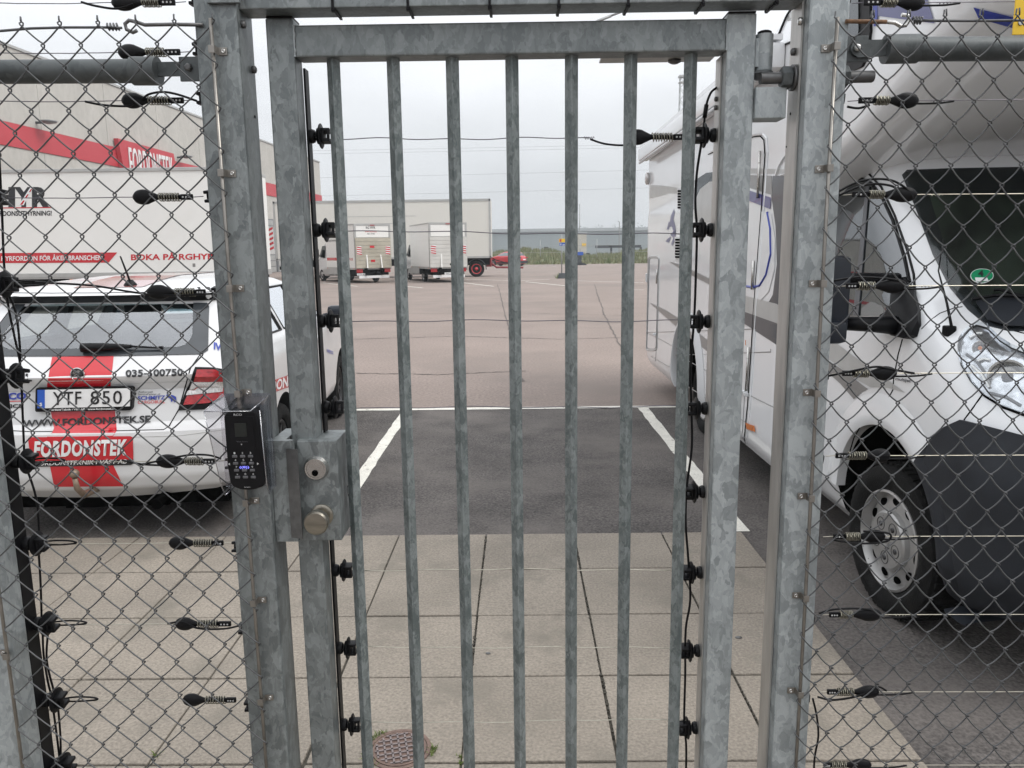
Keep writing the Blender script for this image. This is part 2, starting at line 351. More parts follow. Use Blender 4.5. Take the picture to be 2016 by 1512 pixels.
def raypatch(name, pts, orig, dirv, bv, m, parent, off=.005, step=.1, M=None, skirt=.006):
    # outline in 2-D, orig(u, v) gives the ray origin, dirv its direction: a patch lying on the surface
    b = poly_grid(pts, step); dv = Vector(dirv).normalized()
    r = bmesh.ops.extrude_edge_only(b, edges=[e for e in b.edges if e.is_boundary]); low = {v for v in r['geom'] if isinstance(v, bmesh.types.BMVert)}
    for v in b.verts:
        o = Vector(orig(v.co.x, v.co.y)); l, n, _, _ = bv.ray_cast(o, dv)
        if l is None: l, n, _, _ = bv.find_nearest(o+dv*o.length)
        v.co = l-dv*(off-skirt if v in low else off)
    if M: bmesh.ops.transform(b, matrix=M, verts=b.verts)
    bmesh.ops.triangulate(b, faces=b.faces); bmesh.ops.recalc_face_normals(b, faces=b.faces)
    me = bpy.data.meshes.new(name); b.to_mesh(me); b.free(); me.materials.append(MT[m])
    for p in me.polygons: p.use_smooth = True
    me.set_sharp_from_angle(angle=R(40)); return link(name, me, parent)
def pj(P):
    q = Vector(P)-CAM; c = Vector((_r.x*q.x+_v.x*q.y-_d.x*q.z, _r.y*q.x+_v.y*q.y-_d.y*q.z, _r.z*q.x+_v.z*q.y-_d.z*q.z))
    return (CX+FPX*c.x/c.z, CY+FPX*c.y/c.z)
def across(o, X):
    # cut at the vehicle's centre plane and complete the other half
    me = o.data; rt = root_of(o).location; b = bmesh.new(); b.from_mesh(me)
    bmesh.ops.bisect_plane(b, geom=b.verts[:]+b.edges[:]+b.faces[:], plane_co=(X-rt.x, 0, 0), plane_no=(1, 0, 0), clear_outer=True)
    d = bmesh.ops.duplicate(b, geom=b.verts[:]+b.edges[:]+b.faces[:])['geom']
    for v in d:
        if isinstance(v, bmesh.types.BMVert): v.co.x = 2*(X-rt.x)-v.co.x
    bmesh.ops.reverse_faces(b, faces=[f for f in d if isinstance(f, bmesh.types.BMFace)])
    bmesh.ops.remove_doubles(b, verts=b.verts, dist=.0004); b.to_mesh(me); b.free(); return o
def text_mesh(s, bold=0.0, shear=0.0, space=1.0):
    cu = bpy.data.curves.new('text', 'FONT'); cu.body = s; cu.offset = bold; cu.shear = shear; cu.space_character = space; cu.resolution_u = 3
    o = bpy.data.objects.new('text', cu); SC.collection.objects.link(o)
    dg = bpy.context.evaluated_depsgraph_get(); me = bpy.data.meshes.new_from_object(o.evaluated_get(dg))
    bpy.data.objects.remove(o); bpy.data.curves.remove(cu); return me
def text_on(name, s, p0, p1, h, m, parent, mapf, bold=0.0, shear=0.0, space=1.0, upv=(0, -1)):
    """p0,p1: baseline ends (2-D), h: cap height; mapf(x,y) -> 3-D"""
    me = text_mesh(s, bold, shear, space); xs = [v.co.x for v in me.vertices]; x0, x1 = min(xs), max(xs)
    cap = .7
    p0 = Vector(p0); p1 = Vector(p1); u = Vector(upv)
    for v in me.vertices:
        q = p0+(p1-p0)*((v.co.x-x0)/(x1-x0))+u*(v.co.y/cap*h)
        v.co = mapf(q.x, q.y)
    me.materials.append(MT[m] if isinstance(m, str) else m)
    b = bmesh.new(); b.from_mesh(me); bmesh.ops.recalc_face_normals(b, faces=b.faces); b.to_mesh(me); b.free()
    return link(name, me, parent)
def on(bv, off=.005): return lambda x, y: hitpx(x, y, bv, off)
def interp(keys, z, i):
    if z <= keys[0][0]: return keys[0][i]
    for a, b in zip(keys, keys[1:]):
        if z <= b[0]:
            t = (z-a[0])/(b[0]-a[0]); return a[i]+(b[i]-a[i])*t
    return keys[-1][i]
def loft(keys, xc, bow0=.0, bow1=.0, dz=.03, nc=7, ne=10, ns=26):
    """horizontal slices (z, y0, y1, half width, corner radius at y0, at y1) around x=xc"""
    zs = []; 
    for a, b in zip(keys, keys[1:]):
        k = max(1, int(round((b[0]-a[0])/dz))); zs += [a[0]+(b[0]-a[0])*i/k for i in range(k)]
    zs.append(keys[-1][0]); b = bmesh.new(); rings = []
    for z in zs:
        y0, y1, w, r0, r1 = (interp(keys, z, i) for i in range(1, 6)); pts = []
        bo0 = min(bow0, (y1-y0)*.2); bo1 = min(bow1, (y1-y0)*.2)
        def end(x, ye, bo, sg): return ye+sg*bo*(x/w)**2
        # y0 edge from -x to +x
        for i in range(ne): x = -(w-r0)+2*(w-r0)*i/ne; pts.append((x, end(x, y0, bo0, 1)))
        yb = end(w-r0, y0, bo0, 1)
        for i in range(nc): a = -math.pi/2+math.pi/2*i/nc; pts.append((w-r0+r0*math.cos(a), yb+r0+r0*math.sin(a)))
        ye = end(w-r1, y1, bo1, -1)
        for i in range(ns): pts.append((w, (yb+r0)+(ye-r1-yb-r0)*i/ns))
        for i in range(nc): a = math.pi/2*i/nc; pts.append((w-r1+r1*math.cos(a), ye-r1+r1*math.sin(a)))
        for i in range(ne): x = (w-r1)-2*(w-r1)*i/ne; pts.append((x, end(x, y1, bo1, -1)))
        for i in range(nc): a = math.pi/2+math.pi/2*i/nc; pts.append((-(w-r1)+r1*math.cos(a), ye-r1+r1*math.sin(a)))
        for i in range(ns): pts.append((-w, (ye-r1)+(yb+r0-ye+r1)*i/ns))
        for i in range(nc): a = math.pi+math.pi/2*i/nc; pts.append((-(w-r0)+r0*math.cos(a), yb+r0+r0*math.sin(a)))
        rings.append([b.verts.new((xc+x, y, z)) for x, y in pts])
    n = len(rings[0])
    for A, B in zip(rings, rings[1:]):
        for j in range(n): b.faces.new((A[j], A[(j+1) % n], B[(j+1) % n], B[j]))
    b.faces.new(rings[0][::-1]); b.faces.new(rings[-1])
    bmesh.ops.recalc_face_normals(b, faces=b.faces); return b
def finish(b, name, mats, parent, sharp=30):
    me = bpy.data.meshes.new(name); b.to_mesh(me); b.free()
    for x in mats: me.materials.append(MT[x])
    for p in me.polygons: p.use_smooth = True
    me.set_sharp_from_angle(angle=R(sharp)); return me
def boolean(me, cutters, mats, sharp=30):
    """exact difference of closed meshes; cutter faces take the second material"""
    o = bpy.data.objects.new('cut_body', me); SC.collection.objects.link(o); tmp = [o]
    for c in cutters:
        c.materials.clear()
        for x in mats: c.materials.append(MT[x])
        for p in c.polygons: p.material_index = 1 if len(mats) > 1 else 0
        co = bpy.data.objects.new('cut_tool', c); SC.collection.objects.link(co); tmp.append(co)
        md = o.modifiers.new('cut', 'BOOLEAN'); md.operation = 'DIFFERENCE'; md.object = co; md.solver = 'EXACT'
    dg = bpy.context.evaluated_depsgraph_get(); dg.update(); r = bpy.data.meshes.new_from_object(o.evaluated_get(dg))
    for t in tmp: bpy.data.objects.remove(t)
    r.materials.clear()
    for x in mats: r.materials.append(MT[x])
    if len(mats) > 1:
        ref = bvh_of(me)
        for p in r.polygons: p.material_index = 1 if ref.find_nearest(p.center)[3] > .009 else 0
    for p in r.polygons: p.use_smooth = True
    r.set_sharp_from_angle(angle=R(sharp)); return r
def cyl_mesh(c, ax, r, l, n=40):
    mb = MB(); mb.lathe([(-l/2, r), (l/2, r)], c, ax, n); return mb.mesh('cut_cylinder', None)
def prism_mesh(pts, vec): mb = MB(); mb.prism(pts, vec); return mb.mesh('cut_prism', None)
def wheel(parent, c, R0, wd, side, style='steel', yaw=0.0, n=40):
    """axis along X; side=-1: outer face towards -X"""
    rot = Matrix.Rotation(yaw, 4, 'Z'); ax = (rot @ Vector((side, 0, 0))); c = Vector(c)
    rr = R0*.64
    mb = MB(); h = wd/2
    mb.lathe([(-h*.75, rr), (-h, R0*.80), (-h*.85, R0*.95), (-h*.6, R0), (h*.6, R0), (h*.87, R0*.955), (h, R0*.83), (h*.97, R0*.76), (h*.80, rr+.004), (h*.5, rr)], c, ax, n)
    if R0 > .33 and style == 'hub':
        for i in range(54):
            a = 2*math.pi*i/54; u = ax.orthogonal().normalized(); w = ax.cross(u); d = u*math.cos(a)+w*math.sin(a); t = ax.cross(d)
            p = c+d*(R0*.988); q = []
            for sx in (-1, 1):
                for k in (0, 1): pass
            for xo in (-.55, 0, .55):
                base = p+ax*(h*xo); A = base-t*.012-ax*(h*.22); B = base+t*.012-ax*(h*.22); C_ = base+t*.014+ax*(h*.22); D = base-t*.010+ax*(h*.22)
                mb.prism([A, B, C_, D], d*.009)
    w_ = ob('wheel', mb, 'tyre', parent, 30)
    mb = MB()
    if style == 'hub':
        mb.lathe([(-h*.7, rr), (h*.86, rr+.006), (h*.90, rr-.004), (h*.68, rr*.93), (h*.52, rr*.90), (h*.60, rr*.74), (h*.66, rr*.64), (h*.64, rr*.3), (h*.6, .001)], c, ax, n)
        ob('rim', mb, 'rim', w_, 25)
        mb = MB(); mb.lathe([(h*.5, rr*.645), (h*.84, rr*.60), (h*.92, rr*.56), (h*.93, .001)], c, ax, n); ob('hub_cap', mb, 'rim', w_, 30)
        u = Vector((0, 0, 1)); t = ax.cross(u)
        mb = MB()
        for i in range(11):
            a = 2*math.pi*i/11; d = u*math.cos(a)+t*math.sin(a); e = ax.cross(d); q = c+d*rr*.80+ax*(h*.55)
            pts = [q+d*math.cos(b*math.pi/6)*.017+e*math.sin(b*math.pi/6)*.024 for b in range(12)]; mb.prism(pts, ax*.007)
        x = ob('vent_hole', mb, 'dark', w_); x['kind'] = 'stuff'
        for i in range(5):
            a = 2*math.pi*(i+.5)/5; q = c+(u*math.cos(a)+t*math.sin(a))*rr*.36+ax*(h*.93)
            mb = MB(); mb.lathe([(-.002, .030), (.001, .030), (.0015, .027), (-.001, .026)], q, ax, 16); mb.lathe([(-.002, .013), (.004, .012), (.006, .006)], q, ax, 8)
            ob('wheel_bolt', mb, 'rimdark', w_)
        mb = MB(); mb.lathe([(0, .028), (.003, .027), (.003, .02), (.001, .018)], c+ax*h*.93, ax, 20); ob('centre_badge', mb, 'rim', w_)
    elif style == 'alloy':
        mb.lathe([(-h*.7, rr), (h*.7, rr), (h*.75, rr-.012), (h*.2, rr*.86), (-h*.2, rr*.8), (-h*.3, .001)], c, ax, n)
        u = Vector((0, 0, 1)); t = ax.cross(u)
        for i in range(10):
            a = 2*math.pi*i/10; d = u*math.cos(a)+t*math.sin(a); e = ax.cross(d); A = c+ax*h*.35
            mb.prism([A-e*.02, A+e*.02, A+e*.012+d*rr*.93, A-e*.012+d*rr*.93], ax*.02)
        mb.lathe([(0, .06), (h*.5, .05), (h*.55, .02)], c, ax, 20); ob('rim', mb, 'rimdark', w_)
    else:
        mb.lathe([(-h*.7, rr), (h*.8, rr), (h*.8, rr-.02), (h*.3, rr*.8), (h*.3, rr*.35), (h*.6, rr*.3), (h*.6, .001)], c, ax, 24)
        ob('rim', mb, {'red': 'redpaint'}.get(style, 'rim'), w_)
        if style == 'red':
            mb = MB(); mb.lathe([(h*.32, rr*.98), (h*.36, rr*.98), (h*.36, rr*.62), (h*.32, rr*.62)], c, ax, 24); ob('rim_ring', mb, 'shade_grey', w_)
    return w_

# ================================================================== THE GROUND
mb = MB(); g = 12
xs = [-1400, -200, -60, -20, 20, 60, 200, 1400]; ys = [-700, -60, 0, 30, 60, 120, 300, 700, 1700]
for a, b in zip(xs, xs[1:]):
    for c, d in zip(ys, ys[1:]): mb.quad((a, c, 0), (b, c, 0), (b, d, 0), (a, d, 0))
struct(ob('ground', mb, 'yard'), 'reddish grey worn asphalt yard reaching to the horizon')
mb = MB(); mb.quad((-14, -3, .004), (14, -3, .004), (14, 7.9, .004), (-14, 7.9, .004))
struct(ob('parking_bay_surface', mb, 'bay'), 'darker asphalt of the parking bays next to the slabs')
lines = bpy.data.objects.new('painted_lines', None); SC.collection.objects.link(lines); struct(lines, 'white painted bay lines and yard markings')
def strip(a, b, w, z=.008):
    a = Vector((a[0], a[1], z)); b = Vector((b[0], b[1], z)); d = (b-a).normalized(); n = Vector((-d.y, d.x, 0))*w/2
    k = max(1, int((b-a).length/.12)) if (b-a).length < 30 else 10
    mb = MB(); L = []
    for i in range(k+1):
        p = a+(b-a)*i/k; j = random.uniform(-.006, .006); j2 = random.uniform(-.006, .006)
        L.append((p+n*(1+j/w*2), p-n*(1+j2/w*2)))
    for (p, q), (r, s) in zip(L, L[1:]): mb.quad(q, p, r, s)
    return ob('painted_line', mb, 'line', lines)
strip((-13, 7.84), (-1.75, 7.84), .10); strip((-1.75, 7.84), (7, 7.84), .10)
strip((-1.165, 4.24), (-1.165, 7.78), .095); strip((1.27, 4.24), (1.27, 7.78), .10)
strip((-3.67, 4.24), (-3.67, 7.78), .1); strip((3.76, 4.24), (3.76, 7.78), .1)
def gp(x, y): p = atZ(x, y); return (p.x, p.y)
for a, b, w in (((905, 556), (972, 564), .12), ((1035, 555), (1115, 563), .12), ((905, 550), (1022, 553), .12), ((1022, 553), (1082, 550), .12), ((1135, 553), (1267, 557), .12), ((538, 552), (600, 551), .12), ((634, 557), (704, 564), .12), ((800, 564), (832, 567), .12), ((1245, 571), (1268, 571), .12)):
    strip(gp(*a), gp(*b), w)
for x in (1036, 1054, 1072, 1091, 1109, 1128):
    strip(gp(x-3, 524.3), gp(x+3, 524.2), .35)
seams = bpy.data.objects.new('asphalt_seams', None); SC.collection.objects.link(seams); struct(seams, 'darker joints and cracks in the yard asphalt')
for pts in ([(560, 612), (760, 618), (1000, 616), (1260, 622)], [(690, 668), (900, 662), (1100, 668), (1255, 664)], [(980, 560), (1000, 640), (1030, 760)], [(700, 735), (860, 738), (1040, 730)], [(1170, 560), (1190, 620), (1230, 700)], [(745, 592), (900, 586), (1060, 590), (1250, 585)]):
    P = [atZ(*p) for p in pts]; mb = MB(); q = None
    L = []
    for a, b in zip(P, P[1:]):
        k = 24
        L += [a.lerp(b, i/k)+Vector((random.uniform(-.02, .02), random.uniform(-.03, .03), .005)) for i in range(k)]
    for a, b in zip(L, L[1:]):
        n = (b-a).cross(Vector((0, 0, 1))).normalized()*random.uniform(.008, .02); mb.quad(a-n, b-n, b+n, a+n)
    ob('crack', mb, 'seal', seams)
# paving slabs
pav = bpy.data.objects.new('pavement', None); SC.collection.objects.link(pav); struct(pav, 'walkway of square concrete slabs behind the gate')
mb = MB(); mb.box((-5.2, -1.3, -.05), (1.262, 4.19, .012)); struct(ob('slab_joint_bed', mb, 'soil', pav))
mbs = MB(); mbs.box((-.2460, -.2460, -.03), (.2460, .2460, .02), .004); sl = mbs.mesh('slab', 'slab')
mbs = MB(); mbs.box((-.2260, -.2460, -.03), (.2260, .2460, .02), .004); sl2 = mbs.mesh('slab_cut', 'slab')
for j in range(11):
    for i in range(12):
        x = .55-.5*i; y = 3.958-.502*j
        o = bpy.data.objects.new('slab', sl if i else sl2); SC.collection.objects.link(o); o.parent = pav
        if i == 0: x = 1.032
        else: x = 1.05-.5*i
        o.location = (x+random.uniform(-.002, .002), y+random.uniform(-.002, .002), random.uniform(-.0015, .0015))
        o.rotation_euler = (random.uniform(-.002, .002), random.uniform(-.002, .002), random.uniform(-.004, .004))
# manhole
MH = atZ(787, 1486); MH.z = 0
mh = thing('manhole_cover', (MH.x, MH.y, .0), 'small round rusty iron cover with raised grid ribs set in the slabs', 'manhole cover')
mb = MB(); mb.lathe([(.015, .088), (.0245, .088), (.0245, .080), (.0225, .080), (.0225, .001)], (MH.x, MH.y, 0), (0, 0, 1), 40); ob('plate', mb, 'iron', mh, 30)
mb = MB(); mb.lathe([(.01, .103), (.0235, .103), (.0235, .091), (.01, .091)], (MH.x, MH.y, 0), (0, 0, 1), 40); ob('ring', mb, 'iron', mh, 30)
mb = MB()
for k in range(-3, 4):
    for rot in (0.25, 0.25+math.pi/2):
        u = k*.0235; hl = math.sqrt(max(0, .079**2-u*u)); ca, sa = math.cos(rot), math.sin(rot)
        c = Vector((MH.x, MH.y, .0235))
        d = Vector((ca, sa, 0)); e = Vector((-sa, ca, 0)); A = c+e*u-d*hl; B = c+e*u+d*hl
        mb.prism([A-e*.003, B-e*.003, B+e*.003, A+e*.003], (0, 0, .0035))
r_ = ob('grid_rib', mb, 'ironl', mh)
def tuft(name, pts, n, h, m, spread=.02, w=.002):
    mb = MB()
    for (x, y) in pts:
        for k in range(n):
            a = random.uniform(0, 6.28); r = random.uniform(0, spread); p = Vector((x+math.cos(a)*r, y+math.sin(a)*r, .01)); hh = h*random.uniform(.4, 1.1)
            l = Vector((random.uniform(-.6, .6), random.uniform(-.6, .6), 1)).normalized(); s = Vector((math.cos(a+1), math.sin(a+1), 0))*w
            q = p+l*hh*.6+Vector((0, 0, 0)); t = p+l*hh+Vector((l.x, l.y, -.25))*hh*.4
            mb.quad(p-s, p+s, q+s*.8, q-s*.8); mb.quad(q-s*.8, q+s*.8, t+s*.1, t-s*.1)
    return ob(name, mb, m)
pts = [(MH.x+math.cos(a)*.108, MH.y+math.sin(a)*.108) for a in [2.2+.13*i for i in range(15)]] + [(MH.x+math.cos(a)*.11, MH.y+math.sin(a)*.11) for a in (-.25, -.15, -.05, .05)]
o = tuft('grass_tuft', pts, 16, .03, 'weed', .012); tag(o, 'short green grass growing round the rim of the small iron cover', 'grass', kind='stuff')
j1 = atZ(905, 1500); o = tuft('weed', [(j1.x, j1.y), (j1.x+.003, j1.y-.03)], 26, .022, 'weed', .008); tag(o, 'little green weed in the slab joint right of the iron cover', 'weed', kind='stuff')
j2 = atZ(310, 1500); o = tuft('weed', [(j2.x, j2.y)], 10, .05, 'weed', .006); tag(o, 'single thin grass sprig in the joint behind the left mesh', 'weed', kind='stuff')
mb = MB()
for j in range(3):
    X = -.2+.5*(j-0); 
    for k in range(160):
        y = 2.3+1.88*random.random(); s = random.uniform(.0008, .0028)*(.4+abs(math.sin(y*5+j)))
        mb.box((X+random.uniform(-.006, .006)-s, y-s*1.5, .012), (X+random.uniform(-.004, .006)+s, y+s*1.5, .018+s*.6))
o = ob('joint_moss', mb, 'soil', pav); o['kind'] = 'stuff'
for (x, y, s, lab) in ((961, 1287, .012, 'small grey pebble lying on a slab between the middle gate bars'), (1454, 1256, .016, 'small dark stone chip on a slab near the right gate stile')):
    p = atZ(x, y, .02); mb = MB(); bm_ = bmesh.ops.create_icosphere(mb.b, subdivisions=1, radius=s); bmesh.ops.scale(mb.b, vec=(1, .6, .4), verts=bm_['verts']); bmesh.ops.translate(mb.b, vec=p+Vector((0, 0, .002)), verts=bm_['verts'])
    o = ob('pebble', mb, 'bolt'); tag(solo(o, p), lab, 'pebble')

# ================================================================== FAR BACKGROUND
# verge: mound with grass
mb = MB(); nx, ny = 60, 10; P = {}
for i in range(nx+1):
    for j in range(ny+1):
        x = -8+48*i/nx; y = 90+30*j/ny
        z = .25+1.25*math.sin(min(1, j/ny*1.3)*math.pi/2)*(0.75+.35*math.sin(x*.35+1)+.12*math.sin(x*1.7))*(1 if x < 8 else .75)
        if j == 0: z = -.02
        P[i, j] = mb.b.verts.new((x+random.uniform(-.2, .2), y, z))
for i in range(nx):
    for j in range(ny): mb.b.faces.new((P[i, j], P[i+1, j], P[i+1, j+1], P[i, j+1]))
o = ob('verge', mb, 'earth', None, 60); struct(o, 'low grassy bank along the far side of the yard')
vb = bvh_of(o.data)
mb = MB()
for k in range(9000):
    x = random.uniform(-8, 40); y = 90+random.random()**1.5*28; loc = vb.ray_cast(Vector((x, y, 5)), Vector((0, 0, -1)))[0]
    if loc is None: continue
    h = random.uniform(.25, .6); a = random.uniform(-1, 1); s = Vector((math.cos(a), math.sin(a), 0))*random.uniform(.04, .12)
    l = Vector((random.uniform(-.15, .15), random.uniform(-.1, .1), h)); mb.b.faces.new([mb.b.verts.new(loc-s), mb.b.verts.new(loc+s), mb.b.verts.new(loc+l)])
o = ob('grass', mb, 'grass'); tag(o, 'tall green and straw coloured grass on the far bank', 'grass', kind='stuff')
# far warehouse
def at_d(x, y, Y): return atY(x, y, Y)
a = at_d(700, 455, 230); b = at_d(1300, 455, 230); zt = a.z
w = thing('warehouse', ((a.x+b.x)/2, 240, 0), 'long low grey-blue warehouse far behind the grassy bank', 'building')
mb = MB(); mb.box((a.x, 230, 0), (b.x+20, 262, zt-.9)); ob('wall', mb, 'farwall', w)
mb = MB(); mb.box((a.x-.5, 229.4, zt-.9), (b.x+20.5, 262.6, zt)); ob('roof_edge', mb, 'farroof', w)
for i in range(14):
    x = a.x+i*8.2; mb = MB(); mb.box((x, 229.85, 0), (x+8.1, 230-.02, zt-.92)); ob('wall_panel', mb, 'farwall', w)
a = at_d(1122, 457, 170); b = at_d(1155, 457, 170)
w = thing('substation_building', (a.x, 172, 0), 'small beige windowless block with a yellow sign beyond the fence', 'building')
mb = MB(); mb.box((a.x, 170, 0), (b.x, 176, a.z-.3)); ob('wall', mb, 'beige', w); mb = MB(); mb.box((a.x-.1, 169.9, a.z-.3), (b.x+.1, 176.1, a.z)); ob('roof', mb, 'farroof', w)
c = at_d(1151, 482, 170); mb = MB(); mb.box((c.x-.6, 169.94, c.z-.3), (c.x+.3, 169.99, c.z+.3)); ob('warning_sign', mb, 'yellow', w)
# far trees on the horizon
mb = MB()
for i in range(20):
    x0 = 1124+i*9+random.uniform(-3, 3); Y = random.uniform(560, 620); c = atY(x0, 459, Y); h = c.z+random.uniform(2, 6)
    mb.tube([(c.x, Y, 0), (c.x, Y, h*.6)], [.5, .3], 5)
    for k in range(120):
        p = Vector((c.x, Y, h*.8))+Vector((random.gauss(0, 2.6), random.gauss(0, 2), random.gauss(0, 2.0)))*.8; s_ = random.uniform(.5, 1.1)
        q = [Vector((random.uniform(-1, 1), random.uniform(-1, 1), random.uniform(-1, 1)))*s_ for _ in range(2)]
        mb.b.faces.new([mb.b.verts.new(p), mb.b.verts.new(p+q[0]), mb.b.verts.new(p+q[1])])
tag(ob('tree_line', mb, 'tree'), 'hazy line of trees on the horizon above the warehouse roof', 'trees', kind='stuff')
# lattice mast with platform
p0 = at_d(1336, 490, 160); T = at_d(1336, 150, 160).z
mast = thing('lattice_mast', (p0.x, 160, 0), 'tall white lattice floodlight mast rising behind the motorhome', 'mast')
mb = MB(); hw = .62; fz = 0
for sx in (-1, 1):
    for sy in (-1, 1): mb.tube([(p0.x+sx*hw, 160+sy*hw, 0), (p0.x+sx*hw*.8, 160+sy*hw*.8, T)], .07, 5)
k = int(T/1.1)
for i in range(k):
    z0 = T*i/k; z1 = T*(i+1)/k; s = 1 if i % 2 else -1; h0 = hw*(1-.2*i/k)
    for sy in (-1, 1): mb.tube([(p0.x-s*h0, 160+sy*h0, z0), (p0.x+s*h0, 160+sy*h0, z1)], .04, 4)
    for sx in (-1, 1): mb.tube([(p0.x+sx*h0, 160-s*h0, z0), (p0.x+sx*h0, 160+s*h0, z1)], .04, 4)
ob('lattice', mb, 'pole', mast)
mb = MB(); mb.box((p0.x-.75, 159.3, T-1.3), (p0.x+.75, 160.7, T-1.1)); mb.box((p0.x-.8, 159.2, T-.25), (p0.x+.8, 160.8, T+.1)); ob('platform', mb, 'trim', mast)
# slim mast
p = at_d(1141, 490, 180); tz = at_d(1141, 402, 180).z
mb = MB(); mb.tube([(p.x, 180, 0), (p.x, 180, tz)], [.16, .09], 8); tag(solo(ob('flag_pole', mb, 'pole'), (p.x, 180, 0)), 'thin white pole rising above the far warehouse roof', 'pole')
p = at_d(1219, 490, 150); tz = at_d(1219, 437, 150).z
mb = MB(); mb.tube([(p.x, 150, 0), (p.x, 150, tz), (p.x-.3, 150, tz+.15)], .09, 6); tag(solo(ob('distant_lamp_post', mb, 'pole'), (p.x, 150, 0)), 'tiny street light far off between the last two gate bars', 'lamp post')
# boundary fence on the verge
fe = thing('boundary_fence', (at_d(1064, 520, 95).x, 95, 0), 'tall thin wire fence running along the grassy bank', 'fence')
fx = [at_d(x, 500, 95).x for x in (953, 1064, 1142, 1175, 1286, 1397)]
for X in fx: mb = MB(); mb.tube([(X, 95, 0), (X, 95, at_d(1064, 472, 95).z)], .045, 6); ob('post', mb, 'pole', fe)
for y in (484, 497, 510):
    z = at_d(1100, y, 95).z; mb = MB(); mb.tube([(fx[0], 95, z), (fx[-1], 95, z)], .018, 4); ob('strand', mb, 'pole', fe)
for x, y0, y1, l in ((1032, 487, 497, 'left dark stub post on the grassy mound above the red car'), (1075, 486, 498, 'right dark stub post on the grassy mound'), (1157, 498, 505, 'short dark stub post right of the beige block')):
    a = at_d(x, y0, 112); mb = MB(); mb.box((a.x-.28, 112-.2, .8), (a.x+.28, 112.2, a.z)); tag(solo(ob('stub_post', mb, 'darkpost'), (a.x, 112, .8)), l, 'post')
# barrier arms and box
for (x0, y0, x1, y1, l) in ((1172, 483, 1204, 487, 'left dark barrier arm beyond the grass'), (1200, 482, 1262, 486, 'right longer dark barrier arm beyond the grass')):
    a = at_d(x0, y0, 125); b = at_d(x1, y1, 125); t = thing('barrier', (b.x, 125, 0), l, 'barrier')
    mb = MB(); mb.box((a.x, 124.9, b.z-.1), (b.x, 125.1, b.z+.35)); ob('arm', mb, 'darkpost', t)
    mb = MB(); mb.box((b.x-.2, 124.8, 0), (b.x+.1, 125.2, b.z)); ob('post', mb, 'darkpost', t)
a = at_d(1260, 494, 120); mb = MB(); mb.box((a.x-.1, 119, 0), (a.x+1.0, 121, a.z)); mb.box((a.x-1.2, 119.5, 0), (a.x-.15, 121, a.z-.7)); tag(solo(ob('equipment_cabinet', mb, 'darkpost', None), (a.x, 120, 0)), 'dark grey cabinet at the grass edge next to the motorhome', 'cabinet')
# power lines
for i, (y0, y1) in enumerate(((298, 286), (304, 292), (352, 336), (388, 371))):
    a = at_d(480, y0+2, 170); b = at_d(1420, y1-4, 170); d = (b-a); pts = [a-d*.6+d*2.2*t/16+Vector((0, 0, 3.0*((t/16-.5)**2))) for t in range(17)]
    mb = MB(); mb.tube(pts, .017, 4); o = ob('power_line', mb, 'darkpost'); tag(o, ('topmost thin power line crossing the sky', 'second thin power line, close under the topmost', 'third thin power line, alone in the middle of the sky', 'lowest thin power line above the white trailer')[i], 'power line', 'power lines')
# street lamp (pole behind the fifth gate bar)
LP = at_d(1126, 560, 22)
lamp = thing('street_lamp', (LP.x, 22, 0), 'grey street lamp whose arm rises above the gate', 'street lamp')
za = at_d(1178, 41, 22); zb = at_d(1203, 31, 22); zc = at_d(1240, 17, 22); pole_top = za.z-.35
mb = MB(); mb.tube([(LP.x, 22, 0), (LP.x, 22, pole_top)], [.075, .05], 12); ob('pole', mb, 'pole', lamp)
mb = MB(); mb.tube([(LP.x, 22, pole_top-.05), (LP.x+.25, 22, pole_top+.12), za, zb], .04, 10); mb.tube([zb, zc], .028, 10); ob('arm', mb, 'pole', lamp)
mb = MB(); mb.lathe([(0, .03), (.06, .07), (.45, .10), (.72, .06), (.75, .01)], zc-Vector((.1, 0, -.03)), (1, 0, .14), 14); ob('lamp_head', mb, 'pole', lamp)

# ================================================================== FACADE WITH RED BAND
K = .047
def wx(Y): return -21.6+K*(Y-68.8)
def w_at(x):       # Y where the pixel column meets the facade (at the horizon)
    q = ray(x, 500); s = q.x/q.y; return (-21.6-K*68.8)/(s-K)
def fac(Y, z, off=0.0): return Vector((wx(Y)+off, Y, z))
HB = 11.05
bd = thing('industrial_building', (wx(50), 50, 0), 'pale concrete industrial hall with a red band along its wall', 'building')
Y0, Y1 = 16.0, 84.0
mb = MB(); mb.prism([fac(Y0, 0, -.05), fac(Y1, 0, -.05), fac(Y1, 0, -25), fac(Y0, 0, -25)], (0, 0, HB-.05)); ob('wall', mb, 'conc', bd)
n = 12
for i in range(n):
    a = Y0+(Y1-Y0)*i/n; b = Y0+(Y1-Y0)*(i+1)/n-.03; s = -.012 if i == n-1 else 0
    for z0, z1 in ((0, 6.6), (7.68, HB)):
        mb = MB(); mb.prism([fac(a, z0, -.1), fac(a, z0, .0+s), fac(b, z0, .0+s), fac(b, z0, -.1)], (0, 0, z1-z0-.015)); ob('wall_panel', mb, 'conc', bd)
mb = MB(); mb.prism([fac(Y0, HB, -.3), fac(Y0, HB, .06), fac(Y1, HB, .06), fac(Y1, HB, -.3)], (0, 0, .12)); ob('roof_flashing', mb, 'trim', bd)
mb = MB(); mb.prism([fac(Y0, 6.6, -.1), fac(Y0, 6.6, .05), fac(Y1, 6.6, .05), fac(Y1, 6.6, -.1)], (0, 0, 1.06)); ob('red_band', mb, 'redpanel', bd)
